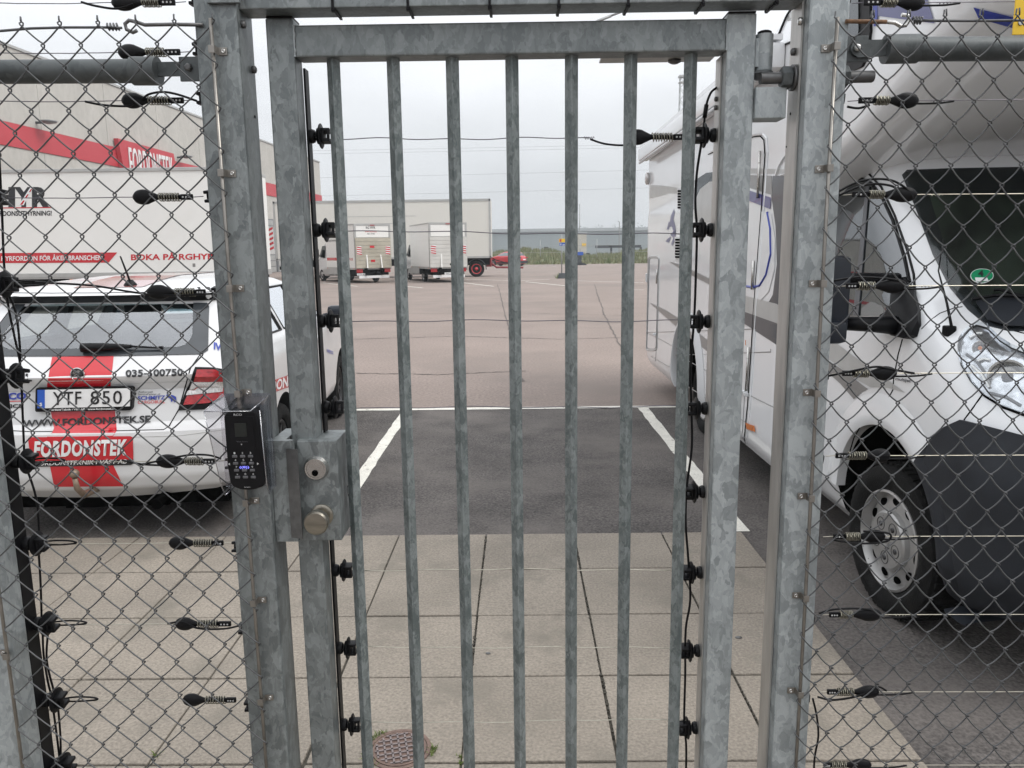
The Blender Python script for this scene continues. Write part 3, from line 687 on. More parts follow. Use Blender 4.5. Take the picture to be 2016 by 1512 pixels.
# sign board with white raised letters
ya, yb = w_at(243), w_at(352)
sg = thing('sign_board', fac(ya, 5.6, .1), 'red FORDONSTEK sign board with raised white letters on the hall', 'sign')
mb = MB(); mb.prism([fac(ya, 8.12, .07), fac(ya+.5, 5.7, .07), fac(yb+.3, 5.7, .07), fac(yb-.2, 8.05, .07)], (.25, 0, 0)); ob('board', mb, 'redpanel', sg)
tm = text_mesh('FORDONSTEK', .0, .06, 1.1); xs = [v.co.x for v in tm.vertices]; xa, xb = min(xs), max(xs)
b = bmesh.new(); b.from_mesh(tm)
r = bmesh.ops.extrude_face_region(b, geom=b.faces[:])
for v in [g for g in r['geom'] if isinstance(g, bmesh.types.BMVert)]: v.co.z = .05
for v in b.verts: v.co = fac(ya+.9+(yb-ya-1.5)*(v.co.x-xa)/(xb-xa), 5.95+v.co.y/.7*1.85, .34+v.co.z)
bmesh.ops.recalc_face_normals(b, faces=b.faces)
me = bpy.data.meshes.new('lettering'); b.to_mesh(me); b.free(); me.materials.append(MT['txtw']); link('lettering', me, sg)
for i, x in enumerate((100, 365)):
    Y = w_at(x); c = fac(Y, 8.0, .0)
    t = thing('wall_lamp', c, ('disc shaped wall lamp above the red band left of the sign', 'disc shaped wall lamp above the red band right of the sign')[i], 'wall lamp', 'wall lamps on the hall')
    mb = MB(); mb.box(c+Vector((0, -.05, -.1)), c+Vector((.35, .05, 0))); ob('bracket', mb, 'darkpost', t); mb = MB(); mb.lathe([(-.12, .08), (-.05, .36), (.02, .4), (.06, .2)], c+Vector((.6, 0, 0)), (0, 0, 1), 20); ob('lamp_shade', mb, 'capmetal', t)
# dock doors at the far end
for i, x in enumerate((526, 556, 590)):
    Y = w_at(x)
    mb = MB(); mb.prism([fac(Y-1.7, 0, .0), fac(Y-1.7, 0, .12), fac(Y+1.7, 0, .12), fac(Y+1.7, 0, 0)], (0, 0, 4.6)); d = ob('roller_door', mb, 'capmetal', bd)
    for k in range(9):
        mb = MB(); mb.prism([fac(Y-1.5, 0, .12), fac(Y-1.5, 0, .16), fac(Y+1.5, 0, .16), fac(Y+1.5, 0, .12)], (0, 0, .44)); mb.b.verts.ensure_lookup_table()
        for v in mb.b.verts: v.co.z += .05+k*.5
        ob('door_slat', mb, 'trim', d)
# barrier board with red stripes leaning by the door
c = atY(531, 474, 66); mb = MB(); mb.box((c.x-.45, 65.95, c.z-1.1), (c.x+.35, 66, c.z+1.0))
o = ob('hazard_board', mb, 'txtw'); tag(solo(o, (c.x, 66, 0)), 'red and white striped hazard board near the dock door', 'hazard sign')
for k in range(5):
    z = c.z-1.0+k*.4; mb = MB(); mb.prism([(c.x-.44, 65.94, z), (c.x+.34, 65.94, z+.35), (c.x+.34, 65.94, z+.55), (c.x-.44, 65.94, z+.2)], (0, -.01, 0)); ob('stripe', mb, 'red', o)
# cream long trailer, broadside
YT = 49.6
a = atY(537, 394, YT); b = atY(965, 395, YT); zb_ = atY(900, 508, YT).z; tz = (a.z+b.z)/2
tr = thing('box_trailer', ((a.x+b.x)/2, YT+1.2, 0), 'long cream box trailer standing broadside behind the two vans', 'trailer')
mb = MB(); mb.box((a.x, YT, zb_), (b.x, YT+2.5, tz)); ob('box_body', mb, 'trailer', tr)
for x0, x1 in ((a.x-.02, a.x+.1), (b.x-.1, b.x+.02)): mb = MB(); mb.box((x0, YT-.03, zb_), (x1, YT-.005, tz)); ob('corner_post', mb, 'trim', tr)
mb = MB(); mb.box((a.x, YT-.03, tz-.12), (b.x, YT-.004, tz+.02)); ob('top_rail', mb, 'trim', tr)
mb = MB(); mb.box((a.x, YT-.03, zb_-.02), (b.x, YT-.004, zb_+.1)); ob('bottom_rail', mb, 'trim', tr)
mb = MB(); mb.box((a.x+.5, YT+.3, .75), (b.x-.1, YT+2.2, zb_-.02)); ob('chassis', mb, 'dark', tr)
wc = atY(938, 530, YT+.1)
for dx in (0, -8.5, -9.8): wheel(tr, (wc.x+dx, YT+.2, .5), .5, .3, 1, 'red', -math.pi/2)
mb = MB()
mb.tube([(wc.x+math.cos(a)*.62, YT+.18, .5+math.sin(a)*.62) for a in [R(-5+10*i) for i in range(20)]], .03, 6)
ob('mudguard', mb, 'darkpost', tr)
mb = MB(); mb.box((wc.x+.6, YT+.5, .62), (wc.x+.95, YT+2.0, 1.1)); mb.tube([(wc.x+.8, YT+.9, .95), (wc.x+1.25, YT+1.1, .56), (wc.x+3.0, YT+1.3, .52)], .06, 8); mb.tube([(wc.x+.8, YT+1.8, .95), (wc.x+1.25, YT+1.5, .56), (wc.x+3.0, YT+1.3, .52)], .06, 8)
ob('drawbar', mb, 'rim_red', tr)
mb = MB(); mb.tube([(wc.x+.8, YT+.8, 1.3), (wc.x+1.2, YT+.9, 1.05), (wc.x+1.7, YT+1.0, .9), (wc.x+2.1, YT+1.1, .8)], .035, 6); ob('air_hose', mb, 'blk', tr)
mb = MB(); mb.box((a.x+.3, YT+.4, .15), (a.x+.7, YT+.8, zb_)); mb.box((a.x+.1, YT+.2, .6), (a.x+.9, YT+2, .8)); ob('underrun_bar', mb, 'dark', tr)
for i in range(2):
    z = tz-1.0-.45*i; mb = MB(); mb.box((b.x-9.9, YT-.006, z), (b.x-(4.7+1.2*i), YT-.003, z+.03)); ob('faded_stripe', mb, 'trim', tr)

# ================================================================== TWO BOX VANS
def stripes_board(parent, x0, x1, z0, z1, y, k=4):
    mb = MB(); mb.box((x0, y-.012, z0), (x1, y, z1)); o = ob('hazard_marker', mb, 'txtw', parent); mb = MB()
    st = (z1-z0)/k
    for i in range(k):
        z = z0+i*st; mb.quad((x0, y-.015, z+st*.35), (x1, y-.015, z-st*.05+st*.05), (x1, y-.015, z+st*.5), (x0, y-.015, min(z1, z+st*.85)))
    s = ob('red_stripes', mb, 'red', o); s['kind'] = 'stuff'
def van(label, loc, head, lift, stickers):
    t = thing('box_van', (0, 0, 0), label, 'van', 'white box vans with tail lifts')
    Wd, L, zb, zt = 1.03, 4.3, .82, 3.1
    mb = MB(); mb.box((-Wd, .02, zb), (Wd, L, zt), .02); ob('box_body', mb, 'truck', t)
    mb = MB()
    for x in (-Wd-.01, Wd-.09): mb.box((x, -.03, zb), (x+.10, .06, zt+.02))
    mb.box((-Wd+.09, -.03, zt-.08), (Wd-.09, .06, zt+.02)); ob('rear_frame', mb, 'trim', t)
    mb = MB(); mb.box((-Wd-.012, .06, zb-.1), (Wd+.012, L, zb)); mb.box((-Wd-.012, .06, zt-.05), (Wd+.012, L+.01, zt+.015)); ob('edge_rail', mb, 'trim', t)
    mb = MB(); mb.box((-Wd+.1, -.02, 2.42), (Wd-.1, .02, zt-.09)); d = ob('upper_door', mb, 'truck', t)
    # tail lift platform of ribbed planks
    for i in range(8):
        z0 = .80+i*.2; mb = MB(); mb.box((-Wd+.02, -.09, z0), (Wd-.02, -.03, z0+.19)); ob('tail_lift_plank', mb, lift, t)
    for s in (-1, 1):
        mb = MB(); mb.prism([(s*.42-.035, -.20, .80), (s*.42+.035, -.20, .80), (s*.40+.03, -.09, 1.5), (s*.40-.03, -.09, 1.5)], (0, .02, 0)); ob('lift_wedge', mb, 'truck', t)
        mb = MB(); mb.box((s*.46-.05, -.16, .42), (s*.46+.05, .1, .80)); mb.tube([(s*.46, -.1, .75), (s*.42, .3, .4)], .04, 8); ob('lift_arm', mb, 'dark', t)
        mb = MB(); mb.box((s*.80-.17, -.02, .56), (s*.80+.17, .05, .76), .015); ob('tail_lamp', mb, 'redlens', t)
        stripes_board(t, s*.82-.13, s*.82+.13, 1.5, 1.95, -.092)
        mb = MB(); mb.box((s*.6-.27, -.06, .26), (s*.6+.27, -.04, .40)); ob('reflector_plate', mb, 'txtw', t)
    mb = MB(); mb.box((-.42, -.07, .27), (.42, -.05, .40)); ob('reflector_plate', mb, 'txtw', t)
    mb = MB(); mb.box((-.86, .0, .42), (.86, .07, .56)); mb.box((-.5, .1, .35), (-.4, 5, .8)); mb.box((.4, .1, .35), (.5, 5, .8)); mb.box((-.95, .3, .45), (.95, 4, .8)); ob('chassis', mb, 'dark', t)
    mb = MB(); x = -.72 if stickers else .02; mb.box((x-.26, -.05, .42), (x+.26, -.035, .53)); p = ob('number_plate', mb, 'txtw', t)
    text_on('plate_text', 'YYR 863' if stickers else 'XHY 052', (x-.22, .44), (x+.22, .44), .07, 'txt', p, lambda a, b: Vector((a, -.052, b)), .01, upv=(0, 1))
    for s in (-1, 1):
        for y in (1.75, 5.4): wheel(t, (s*.86, y, .34), .34, .21, s, 'steel', 0, 24)
        mb = MB(); mb.box((s*.98-.02, 1.3, .5), (s*.98+.02, 2.2, .74)); ob('mudguard', mb, 'dark', t)
    for s in (-1, 1):
        mb = MB(); mb.box((s*(Wd+.01)-.01, 2.3, .42), (s*(Wd+.01)+.01, 4.9, .72)); ob('side_guard', mb, 'shade_grey', t)
        for y in (.15, 2.2, 4.1):
            mb = MB(); mb.box((s*(Wd+.012)-.006, y, zb-.07), (s*(Wd+.012)+.006, y+.08, zb-.03)); ob('side_marker', mb, 'orange', t)
    # cab
    b = loft([(.32, 4.35, 6.5, .9, .05, .3), (.6, 4.35, 6.6, .95, .05, .35), (1.0, 4.35, 6.5, .95, .05, .35), (1.25, 4.35, 6.05, .93, .05, .35), (1.5, 4.35, 5.8, .9, .05, .3), (2.1, 4.4, 5.35, .82, .1, .25), (2.3, 4.5, 5.1, .72, .15, .25)], 0, 0, .15, .1)
    link('cab', finish(b, 'cab', ['white'], t), t)
    for s in (-1, 1):
        mb = MB(); mb.prism([(s*.945, 4.75, 1.35), (s*.925, 5.75, 1.38), (s*.845, 5.35, 2.02), (s*.85, 4.75, 2.05)], (s*.012, 0, 0)); ob('side_window', mb, 'dkglass', t)
        mb = MB(); mb.box((s*1.12-.12, 5.55, 1.35), (s*1.12+.12, 5.68, 1.85), .03); mb.tube([(s*.93, 5.6, 1.5), (s*1.1, 5.6, 1.5)], .03, 6); ob('wing_mirror', mb, 'blk', t)
    mb = MB(); mb.box((-.12, -.06, zt-.07), (.12, -.03, zt-.03)); ob('marker_lamp', mb, 'redlens', t)
    if stickers:
        text_on('lettering', 'RG HYR', (-.36, 2.86), (.18, 2.86), .12, 'txt', d, lambda a, b: Vector((a, -.024, b)), .02, upv=(0, 1))
        text_on('lettering', 'WWW.RGHYR.SE', (-.42, 2.68), (.24, 2.68), .06, 'red', d, lambda a, b: Vector((a, -.024, b)), .02, upv=(0, 1))
        text_on('lettering', '020-123456', (-.3, 2.57), (.14, 2.57), .06, 'txt', d, lambda a, b: Vector((a, -.024, b)), .01, upv=(0, 1))
        for x, z, w in ((-.08, 1.86, .13), (-.06, 1.12, .12)): mb = MB(); mb.box((x-w, -.096, z), (x+w, -.0925, z+.12)); ob('sticker', mb, 'red', t)
        mb = MB(); mb.quad((-Wd-.006, 4.2, 1.2), (-Wd-.006, 2.2, 1.2), (-Wd-.006, 2.4, 1.36), (-Wd-.006, 4.2, 1.36)); ob('red_ribbon', mb, 'red', t)
        text_on('lettering', 'RGHYR.SE', (-1.4, 1.22), (-.3, 1.22), .12, 'red', t, lambda a, b: Vector((-Wd-.007, -a, b)), .02, upv=(0, 1))
        text_on('lettering', 'RG HYR', (-4.1, 2.45), (-2.6, 2.45), .28, 'txt', t, lambda a, b: Vector((-Wd-.007, -a, b)), .03, upv=(0, 1))
        text_on('lettering', 'FORDONSUTHYRNING!', (-4.1, 2.25), (-2.6, 2.25), .1, 'txt', t, lambda a, b: Vector((-Wd-.007, -a, b)), .01, upv=(0, 1))
    else:
        mb = MB(); mb.box((.55, -.024, 2.6), (.8, -.021, 2.9)); ob('sticker', mb, 'blue', d)
        mb = MB(); mb.box((.05, -.1, .9), (.42, -.092, 1.0)); ob('handle_bar', mb, 'dark', t)
    t.location = loc; t.rotation_euler = (0, 0, head); return t
p = atZ(737, 557); van('white box van with RG HYR lettering and a beige tail lift, left of the pair', (p.x, p.y, 0), R(34), 'liftgate', True)
p = atZ(884, 556); van('plain white box van with a pale tail lift, right of the pair', (p.x, p.y, 0), R(21), 'liftgate2', False)

# ================================================================== RED CAR
CAR = [(.22, .12, 4.0, .80, .3, .3), (.35, .03, 4.12, .86, .3, .3), (.65, 0, 4.15, .88, .35, .35), (.85, .05, 4.05, .88, .35, .4), (.98, .10, 3.6, .86, .35, .45), (1.04, .14, 3.2, .82, .3, .3), (1.35, .45, 2.6, .68, .25, .25), (1.46, .6, 2.35, .60, .25, .25), (1.52, .8, 2.0, .5, .2, .2), (1.54, 1.1, 1.7, .3, .1, .1)]
rc = thing('parked_car', (0, 0, 0), 'small red hatchback with a white roof parked at the grass edge', 'car')
me = finish(loft(CAR, 0, .1, .15), 'body', ['redpaint'], rc)
cuts = []
for s in (-1, 1):
    for y in (.78, 3.32): cuts.append(cyl_mesh((s*.85, y, .33), (1, 0, 0), .37, .5))
me = boolean(me, cuts, ['redpaint', 'dark']); bv = bvh_of(me); link('body', me, rc)
raypatch('roof', [(-.5, .62), (.5, .62), (.46, 2.25), (-.46, 2.25)], lambda u, v: (u, v, 4), (0, 0, -1), bv, 'white', rc, .006, .15)
def sidepatch(name, pts, s, bv, m, parent, off=.006): return raypatch(name, pts, lambda u, v: (s*3, u, v), (-s, 0, 0), bv, m, parent, off)
for s in (-1, 1):
    sidepatch('side_window', [(.65, 1.10), (1.5, 1.08), (1.5, 1.40), (.85, 1.40)], s, bv, 'dkglass', rc)
    sidepatch('side_window', [(1.56, 1.08), (3.0, 1.07), (2.55, 1.36), (2.3, 1.42), (1.56, 1.42)], s, bv, 'dkglass', rc)
    sidepatch('side_cladding', [(1.2, .25), (2.9, .25), (2.9, .42), (1.2, .42)], s, bv, 'plast', rc)
    for y in (.78, 3.32): wheel(rc, (s*.80, y, .33), .33, .2, s, 'steel', 0, 24)
    mb = MB(); mb.box((s*.70-.14, -.01, .82), (s*.70+.14, .12, .95), .02); ob('tail_lamp', mb, 'redlens', rc)
raypatch('rear_window', [(-.62, 1.08), (.62, 1.08), (.5, 1.40), (-.5, 1.40)], lambda u, v: (u, -3, v), (0, 1, 0), bv, 'dkglass', rc)
raypatch('windscreen', [(-.66, 1.06), (.66, 1.06), (.52, 1.40), (-.52, 1.40)], lambda u, v: (u, 8, v), (0, -1, 0), bv, 'dkglass', rc)
for s in (-1, 1): mb = MB(); mb.box((s*.62-.16, 3.92, .66), (s*.62+.16, 4.08, .80), .03); ob('headlamp', mb, 'clearlens', rc)
mb = MB(); mb.box((-.27, -.012, .62), (.27, .02, .74)); ob('number_plate', mb, 'txtw', rc)
mb = MB(); mb.box((-.84, -.012, .28), (.84, .3, .55), .06); ob('rear_bumper', mb, 'plast', rc)
p = atZ(1030, 522.5); rc.location = (p.x+.1, 83, 0); rc.rotation_euler = (0, 0, R(62))

# parking sign in a concrete foot
p = atZ(1106, 548); sgn = thing('parking_sign', (p.x, p.y, 0), 'sign post with a yellow and a blue plate in a concrete foot', 'sign')
z = lambda y: atY(1106, y, p.y).z
mb = MB(); mb.prism([(p.x-.28, p.y-.3, 0), (p.x+.42, p.y-.3, 0), (p.x+.3, p.y-.2, .3), (p.x-.15, p.y-.2, .3)], (0, .55, 0)); ob('concrete_foot', mb, 'darkpost', sgn)
mb = MB(); mb.tube([(p.x, p.y, .2), (p.x, p.y, z(462))], .03, 8); ob('pole', mb, 'pole', sgn)
mb = MB(); mb.box((p.x-.16, p.y-.05, z(477)), (p.x+.5, p.y-.035, z(470))); a = ob('yellow_plate', mb, 'yellow', sgn)
mb = MB(); mb.box((p.x-.12, p.y-.056, z(476)), (p.x-.02, p.y-.051, z(471))); ob('symbol', mb, 'redpanel', a)
mb = MB(); mb.box((p.x-.13, p.y-.05, z(483.5)), (p.x+.5, p.y-.035, z(478))); a = ob('blue_plate', mb, 'bluesign', sgn)
text_on('plate_text', 'P-avgift', (p.x-.1, z(483)), (p.x+.46, z(483)), .1, 'txtw', a, lambda u, v: Vector((u, p.y-.053, v)), .01, upv=(0, 1))
o = tuft('weed', [(p.x-.35, p.y-.3), (p.x-.3, p.y-.2)], 5, .5, 'weed', .1, .012); tag(o, 'dry weed stalks sprouting beside the sign post foot', 'weed', kind='stuff')
# charging stand with blue top
a = atZ(1141, 522); t = thing('ticket_machine', (a.x, a.y, 0), 'dark ticket stand with a blue top at the grass edge', 'ticket machine')
mb = MB(); mb.box((a.x-.25, a.y-.2, 0), (a.x+.2, a.y+.2, 1.05)); mb.prism([(a.x-.1, a.y-.2, 0), (a.x+.75, a.y-.2, 0), (a.x+.7, a.y-.2, .12), (a.x+.2, a.y-.2, .3)], (0, .4, 0)); ob('stand', mb, 'darkpost', t)
mb = MB(); mb.box((a.x-.2, a.y-.22, 1.05), (a.x+.38, a.y+.2, 1.4)); ob('display_head', mb, 'bluesign', t)

# ================================================================== RG HYR TRAILER BEHIND THE HATCHBACK
YH = 23.0
xl, xr = atY(-330, 440, YH).x, atY(474, 440, YH).x; zt = atY(300, 330, YH).z; z2 = atY(300, 547, YH).z
ht = thing('box_truck', ((xl+xr)/2, YH+1.2, 0), 'white RG HYR box truck standing broadside behind the hatchback', 'truck')
mb = MB(); mb.box((xl, YH, z2+.17), (xr, YH+2.55, zt-.09), .01); bb = ob('box_body', mb, 'truck', ht)
mb = MB(); mb.box((xl-.01, YH-.03, zt-.1), (xr+.01, YH+2.58, zt), .01); ob('top_rail', mb, 'trim', ht)
mb = MB(); mb.box((xl-.01, YH-.035, z2), (xr+.01, YH+2.58, z2+.17), .008); mb.box((xl, YH-.05, z2+.06), (xr, YH-.035, z2+.075)); ob('bottom_rail', mb, 'trim', ht)
mb = MB(); mb.box((xl, YH+.25, .62), (xr, YH+2.3, z2-.005)); ob('chassis', mb, 'dark', ht)
zg = atY(20, 577, YH).z
mb = MB(); mb.box((xl+2, YH+.0, atY(20, 600, YH).z), (xl+7.9, YH+.06, zg), .01); mb.box((xl+9.5, YH+.0, .42), (xr-.4, YH+.06, zg), .01); ob('side_guard', mb, 'shade_grey', ht)
for x in (xl+1.0, xl+2.2, xr-3.0, xr-1.7): wheel(ht, (x, YH+.22, .5), .5, .3, 1, 'steel', -math.pi/2)
for x, y in ((143, 553), (76, 590)):
    c = atY(x, y, YH); mb = MB(); mb.box((c.x-.05, YH-.06, c.z-.05), (c.x+.05, YH-.035, c.z+.05)); ob('side_marker', mb, 'orange', ht)
c = atY(382, 522, YH); mb = MB(); mb.box((c.x-.04, YH-.006, c.z-.05), (c.x+.04, YH-.002, c.z+.05)); ob('sticker', mb, 'grey1', ht)
MH2 = lambda x, y: (lambda q: Vector((q.x, YH-.006, q.z)))(atY(x, y, YH))
text_on('lettering', 'RGH', (-100, 405), (30, 405), 35, 'txt', ht, MH2, .055)
text_on('lettering', 'Y', (28, 405), (66, 405), 35, 'txt', ht, MH2, .055)
text_on('lettering', 'R', (63, 405), (97, 405), 35, 'txt', ht, MH2, .055)
def flat(name, pts, m, off=0.0):
    mb = MB(); mb.b.faces.new([mb.b.verts.new(MH2(x, y)+Vector((0, -off, 0))) for x, y in pts]); return ob(name, mb, m, ht)
flat('road_symbol', [(37, 404), (47, 404), (66, 369), (60, 369)], 'txtw', .003); 
for i, (a, b) in enumerate(((0, .25), (.4, .62), (.75, .95))):
    L = lambda t, w: (39+t*23+w, 403-t*33)
    flat('road_dash', [L(a, 1), L(a, 5.5-2*a), L(b, 5-2*b), L(b, 1)], 'red', .006)
flat('underline', [(-100, 409.5), (100, 407.5), (100, 409.5), (-100, 411.5)], 'red')
text_on('lettering', 'FORDONSUTHYRNING!', (-15, 425), (102, 424), 9, 'txt', ht, MH2, .03)
flat('red_ribbon', [(-200, 499), (231, 497), (214, 517), (-200, 519)], 'red')
text_on('lettering', 'HYRFORDON FÖR ÅKERIBRANSCHEN!', (3, 513.5), (205, 511.5), 9, 'txtw', ht, lambda x, y: MH2(x, y)+Vector((0, -.004, 0)), .02)
text_on('lettering', 'BOKA PÅ RGHYR.SE', (258, 512), (446, 510), 11, 'red', ht, MH2, .03)

# ================================================================== WHITE HATCHBACK (seen from behind)
HC = Matrix.Translation((-2.395, 4.10, 0)) @ Matrix.Rotation(R(4.0), 4, 'Z'); HI = HC.inverted()
MIR = HC @ Matrix.Diagonal((-1, 1, 1, 1)) @ HI
hb = thing('hatchback', (-2.395, 5.5, 0), 'white estate hatchback with red stripe and FORDONSTEK lettering, rear to the fence', 'car')
HK = [(.24, .16, 4.05, .76, .2, .3), (.33, .05, 4.18, .84, .22, .35), (.40, .02, 4.22, .862, .24, .4), (.60, .0, 4.25, .868, .26, .45), (.655, .005, 4.25, .868, .26, .45), (.675, .05, 4.25, .868, .26, .45), (.70, .07, 4.25, .868, .25, .45),
      (.88, .10, 4.2, .866, .22, .45), (.945, .055, 4.15, .864, .22, .45), (.965, .05, 3.95, .86, .22, .5), (1.055, .12, 3.25, .83, .2, .4), (1.085, .15, 3.12, .80, .17, .3), (1.20, .255, 2.86, .745, .15, .25), (1.345, .40, 2.52, .665, .13, .22), (1.365, .38, 2.46, .655, .13, .22), (1.395, .34, 2.40, .64, .14, .2), (1.43, .42, 2.25, .60, .16, .2), (1.465, .75, 2.05, .50, .2, .2), (1.485, 1.05, 1.8, .36, .15, .15)]
b = loft(HK, 0, .07, .2, dz=.02, ne=14)
solid = finish(b, 'body', ['white'], hb, 28)
sw = solid.copy(); sw.transform(HC); hbv = bvh_of(sw)
lbv = bvh_of(solid)
cuts = []
for s in (-1, 1):
    for y in (.95, 3.42): cuts.append(cyl_mesh((s*.86, y, .33), (1, 0, 0), .365, .42))
inner = loft([(.62, .30, 3.0, .72, .15, .2), (1.055, .22, 3.12, .74, .15, .2), (1.085, .24, 3.03, .72, .12, .2), (1.20, .34, 2.76, .675, .1, .15), (1.345, .49, 2.42, .605, .1, .1), (1.40, .55, 2.3, .56, .1, .1)], 0, .03, .1, dz=.06)
cuts.append(finish(inner, 'cabin', ['seat'], None))
cuts.append(prism_mesh([(-.625, -.3, 1.095), (.625, -.3, 1.095), (.545, -.3, 1.335), (-.545, -.3, 1.335)], (0, .95, 0)))
cuts.append(prism_mesh([(-.66, 2.3, 1.09), (.66, 2.3, 1.09), (.56, 2.3, 1.35), (-.56, 2.3, 1.35)], (0, 1.0, 0)))
SW = [[(.62, 1.10), (1.28, 1.09), (1.28, 1.365), (.92, 1.36)], [(1.36, 1.09), (2.02, 1.08), (2.02, 1.375), (1.36, 1.375)], [(2.10, 1.08), (2.92, 1.075), (2.60, 1.26), (2.38, 1.36), (2.10, 1.375)]]
for q in SW: cuts.append(prism_mesh([(-1.2, y, z) for y, z in q], (2.4, 0, 0)))
body = boolean(solid.copy(), cuts, ['white', 'seat'], 28); body.transform(HC); link('body', body, hb)
def hlocal(mb, name, m, parent, sharp=None):
    bmesh.ops.transform(mb.b, matrix=HC, verts=mb.b.verts); return ob(name, mb, m, parent, sharp)
for s in (-1, 1):
    for i, q in enumerate(SW):
        mb = MB(); vs = []
        for y, z in q:
            l = lbv.ray_cast(Vector((s*3, y+.0, z)), Vector((-s, 0, 0)))[0]; vs.append(l-Vector((s*.004, 0, 0)))
        mb.b.faces.new([mb.b.verts.new(v) for v in vs]); hlocal(mb, 'side_window', 'glass', hb)
        mb = MB(); mb.tube([v+Vector((s*.004, 0, 0)) for v in vs], .009, 6, closed=True); hlocal(mb, 'window_seal', 'blk', hb)
    for y in (.95, 3.42):
        mb = MB(); w_ = wheel(hb, HC @ Vector((s*.76, y, .31)), .31, .2, s, 'alloy', R(4.0), 36)
    mb = MB(); mb.box((s*.96-.075, 2.64, 1.05), (s*.96+.075, 2.74, 1.16), .035); mb.tube([(s*.84, 2.72, 1.07), (s*.93, 2.7, 1.09)], .02, 6); hlocal(mb, 'wing_mirror', 'mirror_case', hb, 60)
    for y in (1.32, 2.06): 
        pts = [lbv.ray_cast(Vector((s*3, y+.0*z, z)), Vector((-s, 0, 0)))[0] for z in (.32, .5, .7, .9, 1.06)]
        mb = MB(); mb.tube(pts, .0035, 4); hlocal(mb, 'door_seam', 'dark', hb)
        l = lbv.ray_cast(Vector((s*3, y+.15, .93)), Vector((-s, 0, 0)))[0]; mb = MB(); mb.box(l+Vector((-.02, -.08, -.012)), l+Vector((s*.03, .08, .012)), .006); hlocal(mb, 'door_handle', 'white', hb)
# windscreen
mb = MB(); mb.prism([(-.67, 3.10, 1.085), (.67, 3.10, 1.085), (.57, 2.46, 1.36), (-.57, 2.46, 1.36)], (0, .006, .006)); hlocal(mb, 'windscreen', 'glass', hb)
dec = lambda n, p, m, **k: decal(n, p, hbv, m, hb, **k)
dec('rear_window', [(-36, 696), (395, 693), (407, 684), (409, 606), (402, 599), (64, 599), (54, 603)], 'glass', off=.004, step=22)
dec('window_border', [(-45, 702), (200, 702), (397, 698), (410, 690), (412, 604), (408, 597), (381, 597), (379, 660), (370, 678), (350, 684), (20, 689), (4, 682), (-2, 672), (50, 600), (30, 600), (-30, 680)], 'frit', off=.006, step=16)
raypatch('roof_spoiler', [(-.63, 1.352), (.63, 1.352), (.66, 1.365), (.645, 1.40), (.60, 1.428), (.3, 1.436), (-.3, 1.436), (-.60, 1.428), (-.645, 1.40), (-.66, 1.365)], lambda u, v: (u, -2, v), (0, 1, 0), lbv, 'blk', hb, .004, .05, HC)
st = dec('red_stripe', [(103, 703), (224, 701), (218, 756), (217, 802), (226, 806), (230, 848), (221, 861), (224, 918), (243, 957), (107, 958), (99, 917), (93, 860), (108, 848), (100, 808), (95, 800), (93, 757)], 'red', off=.0025, step=9)
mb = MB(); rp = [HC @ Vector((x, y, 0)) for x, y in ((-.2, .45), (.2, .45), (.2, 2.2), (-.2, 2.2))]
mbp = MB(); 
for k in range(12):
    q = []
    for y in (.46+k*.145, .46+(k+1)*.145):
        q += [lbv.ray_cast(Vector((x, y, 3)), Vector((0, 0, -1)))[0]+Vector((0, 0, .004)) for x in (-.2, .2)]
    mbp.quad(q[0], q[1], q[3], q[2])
hlocal(mbp, 'roof_stripe', 'red_sky_tint', hb, 30)
# tailgate seams
def seam(pts, bv, parent, name='seam', m='dark', r=.0035, off=.0, smooth=True, close=False):
    P = []
    for (a, b) in zip(pts, pts[1:]+([pts[0]] if close else [])):
        k = max(1, int(math.hypot(b[0]-a[0], b[1]-a[1])/10))
        P += [(a[0]+(b[0]-a[0])*i/k, a[1]+(b[1]-a[1])*i/k) for i in range(k)]
    if not close: P.append(pts[-1])
    mb = MB(); mb.tube([hitpx(x, y, bv, off) for x, y in P], r, 5, closed=close); return ob(name, mb, m, parent)
seam([(395, 697), (375, 725), (352, 806), (332, 840), (322, 846), (200, 849), (60, 850), (20, 848)], hbv, hb, 'tailgate_seam')
seam([(222, 756), (378, 750)], hbv, hb, 'tailgate_crease', 'grey3', .002)
seam([(262, 860), (350, 858), (446, 845)], hbv, hb, 'bumper_crease', 'grey3', .0025)
t1 = dec('tail_lamp', [(385, 724), (420, 725), (470, 733), (474, 770), (440, 782), (402, 806), (351, 808)], 'blk', off=.010, step=12)
t2 = decal('lamp_lens', [(389, 730), (420, 730), (466, 737), (468, 768), (440, 780), (412, 793), (362, 797)], hbv, 'redlens', t1, .016, 10)
t3 = decal('reverse_lens', [(379, 748), (440, 748), (438, 771), (368, 778)], hbv, 'clearlens', t1, .021, 8)
def mirror_copy(o, parent):
    me = o.data.copy(); rt = root_of(parent).location; T = Matrix.Translation(-rt) @ MIR @ Matrix.Translation(rt); me.transform(T); me.flip_normals()
    c = bpy.data.objects.new(o.name.split('.')[0], me); SC.collection.objects.link(c); c.parent = parent; return c
m1 = mirror_copy(t1, hb); mirror_copy(t2, m1); mirror_copy(t3, m1)
